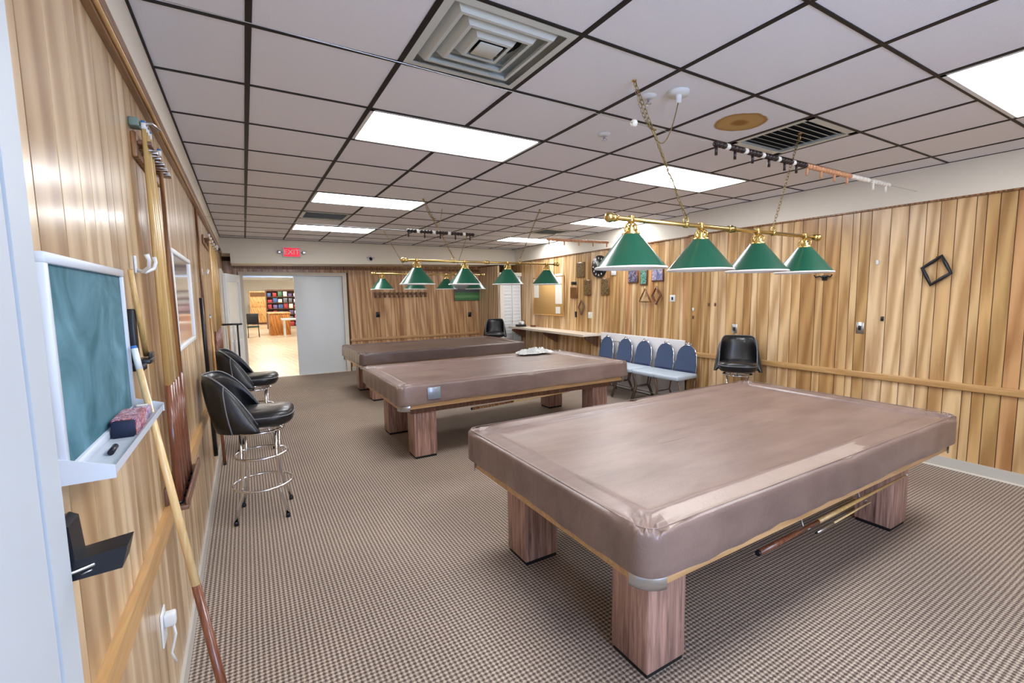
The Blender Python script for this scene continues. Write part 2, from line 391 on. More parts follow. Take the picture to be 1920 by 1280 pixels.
# ---- ceiling: backing, tiles and dark T-bars
ceil = struct(MB().box(-.2, 6.9, YB-.1, YF+.1, H+.06, H+.1).obj('ceiling', 'cream'))
XG0, XG1 = XL, 6.25
IY0, IY1 = -6, 12
lights = [(2, 1), (2, 5), (2, 9), (6, 1), (8, 5), (8, 9), (6, -3), (2, -3), (2, -6)]
occupied = set()
for (i, j) in lights: occupied |= {(i, j), (i+1, j)}
VENTS = {(2, -1), (6, -1), (2, 7), (8, 7)}
for i in range(0, 11):
    for j in range(IY0, IY1+1):
        if (i, j) in occupied or (i, j) in VENTS: continue
        x0, x1 = max(i*P, XG0), min((i+1)*P, XG1); y0, y1 = max(j*P, YB), min((j+1)*P, YS)
        if x1-x0 < .03 or y1-y0 < .03: continue
        o = MB().box(x0+.001, x1-.001, y0+.001, y1-.001, H+.004, H+.018).obj('ceiling_tile', 'tile_stain' if (i, j) == (5, -1) else 'tile', ceil); base(o)
BW = .012
for i in range(1, 11):
    segs = []; cur = YB
    for j in range(IY0-1, IY1+2):                    # break the bar where a light crosses it
        if (i-1, j) in occupied and (i, j) in occupied and (i-1, j) in [(a, b_) for a, b_ in lights]:
            segs.append((cur, j*P)); cur = (j+1)*P
    segs.append((cur, YS))
    for (a, b_) in segs:
        if b_-a > .05: base(MB().box(i*P-BW, i*P+BW, a, b_, H-.001, H+.004).obj('grid_bar', 'grid', ceil))
for j in range(IY0, IY1+1):
    base(MB().box(XG0, XG1, j*P-.008, j*P+.008, H-.0012, H+.004).obj('grid_bar', 'grid', ceil))
base(MB().box(XL, XL+.022, YB, YS, H-.002, H+.004).obj('wall_angle', 'grid', ceil))
base(MB().prism([(XN-.022, YB), (XN-.022, 2.15), (xr(2.16)-.022, 2.16), (xr(YS)-.022, YS), (xr(YS), YS), (xr(2.16), 2.16), (XN, 2.15), (XN, YB)], 'z', H-.002, H+.004).obj('wall_angle', 'grid', ceil))
base(MB().box(XL, xr(YS), YS-.015, YS+.004, H-.002, H+.004).obj('wall_angle', 'grid', ceil))
# ---- cream bands and soffit
struct(MB().box(XL-.005, XL+.012, YB, YS, 2.46, H).obj('trim_1', 'cream'))
struct(MB().box(XL-.005, .361, YS+.001, YF, 2.42, H).obj('trim_11', 'cream'))
struct(MB().prism([(.36, 2.245), (6.3, 2.345), (6.3, H), (.36, H)], 'y', YS, YF).obj('trim_2', 'cream'))
struct(MB().box(XN-.02, XN+.01, YB, 2.15, 2.40, H).prism([(XN-.02, 2.15), (xr(2.16)-.02, 2.16), (xr(YS)-.02, YS+.05), (xr(YS)+.02, YS+.05), (xr(2.16)+.02, 2.16), (XN+.01, 2.15)], 'z', 2.40, H).obj('trim_3', 'cream'))
struct(MB().box(XN-.024, XN-.0, YB, 2.15, 2.385, 2.40).prism([(XN-.024, 2.15), (xr(2.16)-.024, 2.16), (xr(YS)-.024, YS+.05), (xr(YS), YS+.05), (xr(2.16), 2.16), (XN, 2.15)], 'z', 2.385, 2.40).obj('trim_4', 'trimdark'))
# brown crown moulding down the left wall (two stepped strips)
struct(MB().box(XL, XL+.03, YB, YS, 2.42, 2.46).box(XL, XL+.02, YB, YS, 2.385, 2.42).obj('trim_5', 'mouldy'))
struct(MB().tube([(XL+.026, YB, 2.405), (XL+.026, YS, 2.405)], .008, 8).obj('trim_6', 'traily'))
struct(MB().box(.37, xr(YF), YF-.03, YF, 2.20, 2.26).obj('trim_7', 'trimdark'))
# chair rails
struct(MB().bbox(XN-.028, XN, YB, 2.15, .725, .79, .008).obj('trim_8', 'traily'))
struct(MB().add([(XL, -4, .78+.02), (XL, 7.3, .60), (XL+.022, 7.3, .60), (XL+.022, -4, .80), (XL, -4, .87), (XL, 7.3, .67), (XL+.022, 7.3, .67), (XL+.022, -4, .87)],
                [(0,1,2,3),(4,7,6,5),(3,2,6,7),(0,3,7,4),(1,5,6,2),(0,4,5,1)]).obj('trim_9', 'traily'))
struct(MB().bbox(2.47, 5.6, YF-.025, YF, .65, .71, .006).obj('trim_10', 'trailx'))
# baseboards
MT['base'] = mat('grey_vinyl_base', lin(190, 186, 178), .5); MT['basecap'] = mat('pale_base_edge', lin(224, 218, 204), .5)
b = struct(MB().box(XL, XL+.012, -1.2, 7.35, 0, .085).obj('baseboard_left', 'base'))
b = struct(MB().box(XN-.012, XN, YB, 2.15, 0, .10).prism([(xr(2.16)-.012, 2.16), (xr(YS)-.012, YS+.1), (xr(YS), YS+.1), (xr(2.16), 2.16)], 'z', 0, .10).obj('baseboard_right', 'base'))
MB().box(XN-.02, XN-.012, YB, 2.15, 0, .012).obj('shoe_moulding', 'basecap', b)
struct(MB().box(2.47, 5.6, YF-.012, YF, 0, .09).obj('baseboard_far', 'base'))

# ---- near white door on the left wall
d = struct(MB().box(XL-.02, XL+.027, -2.2, -1.285, .0, 2.05).box(XL-.02, XL+.03, -1.28, -1.2, 0, 2.13).box(XL-.02, XL+.03, -2.28, -2.2, 0, 2.13).box(XL-.02, XL+.03, -2.2, -1.28, 2.05, 2.13).obj('door_1', mat('near_door_paint', lin(186, 194, 202), .5)))
# ---- far doorway: casing + pale sliding panel
d = struct(MB().box(.45, .53, YF-.035, YF+.14, 0, 2.14).box(2.36, 2.44, YF-.035, YF+.14, 0, 2.14).box(.53, 2.36, YF-.035, YF+.14, 2.07, 2.14).obj('door_2', 'casing'))
MB().bbox(1.42, 2.36, YF+.02, YF+.06, .012, 2.06, .004).obj('door_panel', 'doorwhite', d)
MB().box(.53, 2.36, YF+.07, YF+.12, 2.035, 2.07).obj('track', 'steel', d)
MB().box(.53, 2.36, YF-.02, YF+.12, .0, .014).obj('threshold', 'casing', d)
# ---- left-wall door near the far corner, standing a little open
d3 = struct(MB().box(XL-.02, XL+.03, 6.70, 6.78, 0, 2.10).box(XL-.02, XL+.03, 7.60, 7.68, 0, 2.10).box(XL-.02, XL+.03, 6.78, 7.60, 2.04, 2.10).obj('door_3', 'casing'))
import math as _m
def angled(mb, name, m, par, org, rz):
    o = mb.obj(name, m, par); o.location = org; o.rotation_euler = (0, 0, rz); return o
ang = -_m.atan2(.20, .78)
angled(MB().box(0, .04, .0, .10, .01, 2.03).box(0, .04, .70, .80, .01, 2.03).box(0, .04, .10, .70, 1.90, 2.03).box(0, .04, .10, .70, .01, .9), 'door_leaf', 'white', d3, (XL+.035, 6.76, 0), ang)
angled(MB().box(.012, .028, .10, .70, .9, 1.90), 'pane', 'glass', d3, (XL+.035, 6.76, 0), ang)
# ---- white bifold closet doors at the right end of the far wall
d4 = struct(MB().box(5.62, 5.70, 7.30, 7.36, 0, 2.14).box(5.70, xr(7.3)-.0, 7.30, 7.36, 2.06, 2.14).obj('door_4', 'casing'))
for k in range(2):
    x0 = 5.71+k*.245
    lf = MB().bbox(x0, x0+.235, 7.325, 7.355, .02, 2.05, .004).obj('bifold_leaf', 'white', d4)
    m_ = MB()
    for q in range(24): 
        z = .12+q*.078
        m_.add([(x0+.03, 7.326, z), (x0+.205, 7.326, z), (x0+.205, 7.314, z+.05), (x0+.03, 7.314, z+.05), (x0+.03, 7.326, z+.056), (x0+.205, 7.326, z+.056)], [(0,1,2,3),(3,2,5,4)])
    m_.obj('louvre_slats', 'white', lf)['kind'] = 'stuff'
MB().ball((5.94, 7.31, 1.0), .014).obj('door_knob', 'brass', d4)
struct(MB().box(5.60, 5.64, 7.36, YF, 0, 2.3).obj('wall_closet', 'plank'))

# ================================================================ THE HALL BEYOND THE DOORWAY
struct(MB().box(-3, 8, YF+.02, 34, -.12, 0).obj('floor_hall', 'hallfloor'))
struct(MB().box(-3, 8, 34, 34.1, 0, 3.2).obj('wall_hall_far', 'hallwall'))
struct(MB().box(-.0, .12, YF+.1, 34, 0, 3.2).obj('wall_hall_left', 'hallwall'))
struct(MB().box(7.9, 8, YF+.1, 34, 0, 3.2).obj('wall_hall_right', 'hallwall'))
hc = struct(MB().box(-3, 8, YF+.1, 34, 3.0, 3.1).obj('ceiling_hall', 'hallwall'))
for q in range(4): MB().box(.1, 7.9, 11+q*6, 11.25+q*6, 2.72, 3.0).obj('beam', 'white', hc)
for q in range(5):
    for xx in (1.4, 4.4):
        t = thing('hall_light', ['Nearest', 'Second', 'Third', 'Fourth', 'Farthest'][q]+' lit ceiling panel in the '+('left' if xx < 3 else 'right')+' row of the hall', 'ceiling light', (xx, 9.8+q*5, 2.99), 0, 'lit ceiling panels in the hall')
        MB().box(-.62, .62, -.32, .32, -.03, .01).obj('frame', 'white', t); MB().box(-.58, .58, -.28, .28, -.036, -.029).obj('diffuser', 'halldiff', t)
# pine cabinet at the far end
t = thing('pine_cabinet', 'tall pale pine cabinet with paired doors at the far end of the hall', 'cabinet', (1.36, 31.5, 0))
MB().bbox(-.55, .55, 0, .5, .12, 2.1, .01).obj('body', 'pine', t); MB().box(-.5, .5, .05, .45, 0, .12).obj('plinth', 'lamdark', t)
for (a, z0, z1) in ((-.5, .2, 1.05), (.02, .2, 1.05), (-.5, 1.12, 1.68), (.02, 1.12, 1.68)):
    dr = MB().bbox(a, a+.48, -.02, 0, z0, z1, .008).obj('cabinet_door', 'pine', t)
    MB().ball((a+(.42 if a < 0 else .06), -.035, (z0+z1)/2), .025, 8).obj('knob', 'lamdark', dr)
MB().box(-.5, .5, -.02, .0, 1.76, 2.02).obj('cornice_panel', 'plaque', t)
# orange wood counter desk
t = thing('front_desk', 'orange-brown wooden counter desk standing in the hall before the puzzle shelves', 'desk', (1.80, 20.8, 0))
MB().bbox(-.38, .42, 0, 1.6, .0, .95, .01).obj('body', 'orangewood', t); MB().bbox(-.42, .46, -.03, 1.64, .95, 1.0, .01).obj('desk_top', 'pine', t)
for k in range(2): MB().bbox(-.34+k*.39, .0+k*.39, -.015, .0, .08, .88, .006).obj('front_panel', 'orangewood', t)
base(tag(MB().bbox(1.82, 2.55, 19.6, 20.4, .70, .76, .01).box(1.9, 1.95, 19.65, 19.7, 0, .70).box(2.42, 2.47, 19.65, 19.7, 0, .7).box(1.9, 1.95, 20.3, 20.35, 0, .70).box(2.42, 2.47, 20.3, 20.35, 0, .7).obj('side_table', 'white'), 'low white table in front of the orange counter desk in the hall', 'table'))
# shelving with coloured boxes
t = thing('shelving_unit', 'dark open shelving unit filled with coloured boxes, behind the orange desk in the hall', 'shelf', (2.45, 26, 0))
MB().box(-.95, -.9, 0, .4, 0, 2.1).obj('side_panel', 'lamdark', t); MB().box(.9, .95, 0, .4, 0, 2.1).obj('side_panel', 'lamdark', t)
for k in range(7): MB().box(-.9, .9, 0, .4, .1+k*.32, .125+k*.32).obj('shelf_board', 'lamdark', t)
MB().box(-.9, .9, .38, .4, .1, 2.1).obj('back_panel', 'lamdark', t)
bc = [mat('box_'+n, lin(*c), .6) for n, c in (('blue', (70, 100, 150)), ('white', (225, 225, 220)), ('red', (170, 60, 60)), ('green', (80, 120, 90)), ('grey', (120, 120, 130)), ('purple', (110, 90, 140)))]
rb = random.Random(4)
for k in range(6):
    for q in range(7):
        h_ = rb.uniform(.14, .27); wd = rb.uniform(.16, .22); x0 = 2.45-.86+q*.25
        o = MB().bbox(x0, x0+wd, 26.03, 26.33, .126+k*.32, .126+k*.32+h_, .004, 1).obj('game_box', bc[rb.randrange(6)])
        nm_ = o.data.materials[0].name.split('_')[1]
        base(tag(o, nm_.capitalize()+' box on the '+['lowest', 'second', 'third', 'fourth', 'fifth', 'top'][k]+' hall shelf, '+['first', 'second', 'third', 'fourth', 'fifth', 'sixth', 'last'][q]+' from the left', 'box', 'boxes on the hall shelving'))
# chair near the doorway edge + framed picture
t = thing('hall_chair', 'dark green chair at the left edge of the view into the hall', 'chair', (.78, 20.3, 0))
MB().bbox(-.22, .22, -.22, .22, .42, .48, .02).obj('seat', mat('dark_green_fabric', lin(50, 70, 60), .8), t)
MB().bbox(-.22, .22, .18, .24, .55, 1.0, .02).obj('backrest', 'blackplastic', t)
for (a, c) in ((-1, -1), (1, -1), (-1, 1), (1, 1)): MB().tube([(a*.2, c*.2, 0), (a*.19, c*.19, .43)], .014, 8).obj('leg', 'blackplastic', t)
for a in (-1, 1): MB().tube([(a*.19, .2, .46), (a*.19, .22, .6)], .012, 8).obj('back_post', 'blackplastic', t)

# ================================================================ CEILING FIXTURES
names = {(2, 1): 'long lit ceiling light nearest on the left, beyond the big square vent',
         (2, 5): 'lit ceiling light in the left row, midway down the room',
         (2, 9): 'farthest lit ceiling light of the left row, just before the exit sign',
         (6, 1): 'lit ceiling light above and beyond the near billiard lamp chains',
         (8, 5): 'lit ceiling light partly behind the left end of the near brass lamp bar',
         (8, 9): 'farthest lit ceiling light of the right row, near the far corner',
         (6, -3): 'large bright ceiling light cut by the right edge of the picture',
         (2, -3): 'lit ceiling light overhead behind the camera', (2, -6): 'lit ceiling light near the back window'}
for (i, j) in lights:
    x1 = min(2*P, xr(j*P)-.03-i*P)
    t = thing('ceiling_light', names[(i, j)], 'ceiling light', (i*P+x1/2, j*P+P/2, H))
    a, c = x1/2-.012, P/2-.008
    MB().box(-a, a, -c, -c+.022, -.002, .05).box(-a, a, c-.022, c, -.002, .05).box(-a, -a+.022, -c, c, -.002, .05).box(a-.022, a, -c, c, -.002, .05).obj('frame', 'white', t)
    MB().box(-a+.02, a-.02, -c+.02, c-.02, .006, .012).obj('diffuser', 'diff', t)
# big square diffuser vent
t = thing('ceiling_vent', 'large square stepped air vent in the ceiling, near the top of the view', 'vent', (2.5*P, -.5*P, H))
def sqring(mb, r0, z0, r1, z1):
    vs = [(a*r0, c*r0, z0) for a, c in ((-1,-1),(1,-1),(1,1),(-1,1))]+[(a*r1, c*r1, z1) for a, c in ((-1,-1),(1,-1),(1,1),(-1,1))]
    mb.add(vs, [(k, (k+1) % 4, (k+1) % 4+4, k+4) for k in range(4)])
f_ = P/2-.012
m_ = MB(); sqring(m_, f_, .0, f_-.035, -.002); sqring(m_, f_, .0, f_, .02); m_.obj('outer_frame', 'vent', t)
MB().box(-f_, f_, -f_, f_, .055, .058).obj('backing', 'vent', t)
MB().lathe([(0, .0545), (.17, .0545)], 28).obj('duct_opening', 'black', t)
for r in (.25, .185, .12):
    m_ = MB(); sqring(m_, r, .045, r-.035, -.006); sqring(m_, r-.035, -.006, r-.05, -.006); sqring(m_, r-.05, -.006, r-.042, .012); m_.obj('louvre_ring', 'vent', t)
MB().bbox(-.055, .055, -.055, .055, -.008, -.002, .002, 1).obj('centre_plate', 'vent', t)
# slotted return vents
def slot_vent(i, j, label, dark):
    t = thing('ceiling_vent', label, 'vent', ((i+.5)*P, (j+.5)*P, H))
    MB().box(-f_, f_, -f_, f_, .02, .024).obj('backing', 'black' if dark else 'vent', t)
    MB().box(-f_, f_, -f_, -f_+.05, -.001, .02).box(-f_, f_, f_-.05, f_, -.001, .02).box(-f_, -f_+.04, -f_, f_, -.001, .02).box(f_-.04, f_, -f_, f_, -.001, .02).obj('frame', 'vent', t)
    for k in range(9):
        y = -f_+.075+k*.055
        MB().add([(-f_+.04, y, -.002), (f_-.04, y, -.002), (f_-.04, y+.034, .014), (-f_+.04, y+.034, .014), (-f_+.04, y+.002, .001), (f_-.04, y+.002, .001)], [(0,1,2,3),(0,4,5,1)]).obj('slat', 'vent', t)
slot_vent(6, -1, 'slotted ceiling vent beyond the brown water stain', True)
slot_vent(2, 7, 'small far ceiling vent between the two farthest lights of the left row', True)
slot_vent(8, 7, 'far right ceiling vent between the two farthest lights of the right row', True)
# sprinklers / detector / outlet on ceiling
def lathe_thing(name, prof, m, loc, label, cat): 
    o = MB().lathe(prof, 20).obj(name, m); o.location = loc; return tag(o, label, cat)
for (x, y, l) in ((4.46*P, .47*P, 'small round white sprinkler head left of the stained tile, on the ceiling'), (4.15*P, -.55*P+.03, 'small white ceiling disc beside the lamp chain hook')):
    t = thing('sprinkler', l, 'sprinkler', (x, y, H+.003))
    MB().lathe([(.0, -.012), (.035, -.012), (.045, 0)], 20).obj('escutcheon', 'white', t)
    MB().lathe([(0, -.045), (.016, -.045), (.018, -.04), (.006, -.036), (.006, -.012)], 14).obj('deflector', 'steel', t)
t = thing('ceiling_outlet', 'white round ceiling outlet where the near lamp cord plugs in', 'outlet', (4.32*P, -.70*P, H+.003))
MB().lathe([(0, -.02), (.055, -.02), (.06, 0)], 24).obj('cover_plate', 'white', t); MB().lathe([(0, -.06), (.016, -.058), (.018, -.02)], 12).obj('plug', 'white', t)

# ================================================================ POOL TABLES
TL, TW, TZ = 2.88, 1.57, .775
def rrect(hx, hy, r, n=16, side=60):
    pts = []
    r = max(r, .001)
    for (cx, cy, a0) in ((hx-r, hy-r, 0), (-hx+r, hy-r, PI/2), (-hx+r, -hy+r, PI), (hx-r, -hy+r, 1.5*PI)):
        arc = [(cx+r*math.cos(a0+PI/2*i/n), cy+r*math.sin(a0+PI/2*i/n)) for i in range(n+1)]
        pts.append(arc)
    out = []
    for k in range(4):
        out += pts[k]; a = pts[k][-1]; b_ = pts[(k+1) % 4][0]
        out += [(a[0]+(b_[0]-a[0])*i/side, a[1]+(b_[1]-a[1])*i/side) for i in range(1, side)]
    return out
def cover_mesh(seed):
    rn = random.Random(seed); hx, hy = TL/2, TW/2; R = .085
    ph = [rn.uniform(0, 6.28) for _ in range(8)]
    def wob(x, y): return .0022*math.sin(3.1*x+ph[0]+2*y)+.0018*math.sin(7*y+ph[1]-1.3*x)+.0012*math.sin(13*x+5*y+ph[2])
    rings = []; rp = []
    prof = [(.002, -.178), (.000, -.172), (.0, -.14), (.0, -.10), (.0, -.05), (.0, -.02), (.002, -.008), (.007, -.0015), (.014, .0), (.016, .002), (.020, .002), (.022, -.0005), (.045, .0), (.06, .0005), (.075, .0), (.09, .0005), (.105, .0), (.12, .0), (.128, .003), (.134, .003), (.140, -.004), (.155, -.011), (.18, -.014), (.24, -.015), (.34, -.016), (.46, -.016), (.60, -.016), (.72, -.016)]
    for (ins, z) in prof:
        ring = []
        base_pts = rrect(hx-ins, hy-ins, max(R-ins*.75, .02))
        for i, (x, y) in enumerate(base_pts):
            zz = TZ+z; xx, yy = x, y
            # distance from the corner along the perimeter -> puckered pocket folds
            dc = math.hypot(hx-abs(x), hy-abs(y)); an = math.atan2(hy-abs(y)+1e-4, hx-abs(x)+1e-4)
            sx_, sy_ = (1 if x > 0 else -1), (1 if y > 0 else -1)
            if ins > -.01 and z > -.03 and dc < .34:
                fo = math.exp(-((dc-.10)/.085)**2)
                zz += fo*(.013*math.cos(an*13+ph[3]+sx_)+.006*math.cos(an*27+sy_)-.010)
            md = math.hypot(abs(x)-.0, hy-abs(y))          # side pockets
            if z > -.03 and md < .2: zz -= .012*math.exp(-(md/.07)**2)+.003*math.cos(x*90)*math.exp(-(md/.1)**2)
            if z > -.03: zz += wob(x, y)*(1 if ins > .13 else .5)
            else:
                k = (1+.6*math.sin(2.3*x+ph[4]))*min(1, abs(z)*7)
                off = .0020*math.sin(17*x+ph[5])*k+.0022*math.sin(31*(x+y)+ph[6])*k+.002*math.sin(9*(y-x)+ph[7])*k+.002*k
                L_ = math.hypot(x, y)
                if abs(abs(x)-hx) < abs(abs(y)-hy): xx += sx_*off
                else: yy += sy_*off
                if z < -.165: zz += .004*math.sin(6*(x+y)+ph[5])
            ring.append((xx, yy, zz))
        rings.append(ring)
    n = len(rings[0]); mb = MB(); vs = [p for r in rings for p in r]; fs = []
    for a in range(len(rings)-1):
        for i in range(n): fs.append((a*n+i, a*n+(i+1) % n, (a+1)*n+(i+1) % n, (a+1)*n+i))
    fs.append(tuple((len(rings)-1)*n+i for i in range(n)))
    return mb.add(vs, fs, True)
def pool_table(cx, cy, tl, cl, seed):
    t = thing('pool_table', tl, 'pool table', (cx, cy, 0))
    hx, hy = TL/2, TW/2
    MB().prism(rrect(hx-.018, hy-.018, .07, 6, 2), 'z', .605, .745).obj('rail_frame', 'lam', t)
    MB().prism(rrect(hx-.025, hy-.025, .10, 6, 2), 'z', .55, .605).obj('apron', 'trailx', t)
    MB().box(-hx+.16, hx-.16, -hy+.16, hy-.16, .47, .54).obj('slate_support', 'lamdark', t)
    for a in (-1, 1):
        for c in (-1, 1):
            x0, x1 = sorted((a*(hx-.20), a*(hx-.43))); y0, y1 = sorted((c*(hy-.19), c*(hy-.41)))
            lg = MB().bbox(x0, x1, y0, y1, .022, .54, .006).obj('leg', 'lam', t)
            MB().box(x0+.008, x1-.008, y0+.008, y1-.008, 0, .022).obj('foot_plate', 'black', lg)
            # metal pocket casting under the cover's rounded corner
            q0 = math.atan2(c, a)-PI/4
            m_ = MB(); cc = (a*(hx-.14), c*(hy-.14), 0)
            m_.lathe([(.100, .530), (.108, .535), (.108, .605), (.09, .61)], 14, (a*(hx-.125), c*(hy-.125), 0), q0+.1, q0+PI/2-.1)
            m_.obj('corner_casting', 'steel', t)
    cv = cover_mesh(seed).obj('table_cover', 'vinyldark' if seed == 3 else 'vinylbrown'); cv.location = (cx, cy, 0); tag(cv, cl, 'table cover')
    # raised stitched seam along the rails
    s_ = MB(); r1 = rrect(hx-.018, hy-.018, .07); s_.tube([(x, y, TZ+.0035) for x, y in r1], .0024, 5, closed=True)
    s_.obj('seam', 'vinylbrown', cv)
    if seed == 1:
        cv.data.materials.append(mat('vinyl_rail_sheen', lin(160, 143, 133), .38, var=.10, vs=14, bump=.2, bs=60))   # light reflected off the near rail top, painted in as a paler band
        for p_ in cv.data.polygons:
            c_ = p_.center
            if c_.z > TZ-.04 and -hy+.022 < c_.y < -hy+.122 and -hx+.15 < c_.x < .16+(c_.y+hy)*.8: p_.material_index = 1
    if seed == 2: MB().bbox(-1.16, -1.03, -hy-.007, -hy-.003, .63, .745, .0015, 1).obj('tape_patch', mat('silver_tape', lin(150, 160, 176), .3, metal=.4), cv)
    return t
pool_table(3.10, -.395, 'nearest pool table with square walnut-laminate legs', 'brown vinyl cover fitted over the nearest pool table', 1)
pool_table(3.12, 2.72, 'middle pool table of the three, square wooden legs', 'brown vinyl cover on the middle pool table', 2)
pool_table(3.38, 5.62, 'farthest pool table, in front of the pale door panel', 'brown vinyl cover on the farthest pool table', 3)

def hyp(a, b_): return (Vector(a)-Vector(b_)).length
def cue(a, b_, label, shaft='maple', butt='butt', rb=.0145, rt=.0065, frac=.36, group=None, name='pool_cue', ferr=True, fl=.03):
    """a = butt end, b_ = tip end"""
    A, B = Vector(a), Vector(b_); d = B-A; ln = d.length
    t = thing(name, label, 'cue', a, 0, group)
    D = d.normalized(); f = lambda s: tuple(D*s)
    r_at = lambda s: rb+(rt-rb)*s/ln
    sj = ln*frac
    MB().tube([f(.012), f(sj)], [rb, r_at(sj)], 12).obj('butt', butt, t)
    MB().tube([f(0), f(.012)], [rb*.9, rb*1.02], 12).obj('bumper', 'blackplastic', t)
    MB().tube([f(sj), f(ln-(fl if ferr else 0))], [r_at(sj), rt], 12).obj('shaft', shaft, t)
    if ferr:
        MB().tube([f(ln-fl), f(ln-.008)], [rt, rt], 12).obj('ferrule', 'ferrule', t)
        MB().tube([f(ln-.008), f(ln)], [rt, rt*.8], 12).obj('tip', 'tip', t)
    return t
# bridge sticks hung on wire hooks under the tables
def under_hook(x, y, z, label):
    t = thing('stick_hook', label, 'hook', (x, y, .535))
    MB().tube([(0, .0, 0), (0, 0, z-.535+.03), (0, -.01, z-.535), (0, -.03, z-.545), (0, -.045, z-.53)], .0035, 8).obj('wire', 'steel', t)
    MB().lathe([(0, 0), (.014, -.001), (.014, -.006), (0, -.007)], 12).obj('mounting_disc', 'steel', t)
for x, l in ((2.98, 'left steel hook under the nearest table'), (3.60, 'right steel hook under the nearest table')): under_hook(x, -1.0, .37, l)
cue((2.56, -1.02, .355), (4.20, -1.03, .395), 'two-tone wooden cue lying in hooks under the nearest pool table', 'yellowwood', 'butt', rb=.015, frac=.33)
cue((3.05, -1.04, .325), (3.66, -1.04, .345), 'short thin pale stick hanging below the two-tone cue of the nearest table', 'maple', 'steel', rb=.006, rt=.005, frac=.3, name='short_stick', ferr=False)
for x, l in ((2.86, 'left steel hook under the middle table'), (3.45, 'right steel hook under the middle table')): under_hook(x, 2.12, .46, l)
cue((2.48, 2.10, .435), (3.75, 2.10, .465), 'wooden cue hanging in hooks under the middle pool table', 'maple', 'trimdark', rb=.015, frac=.4)

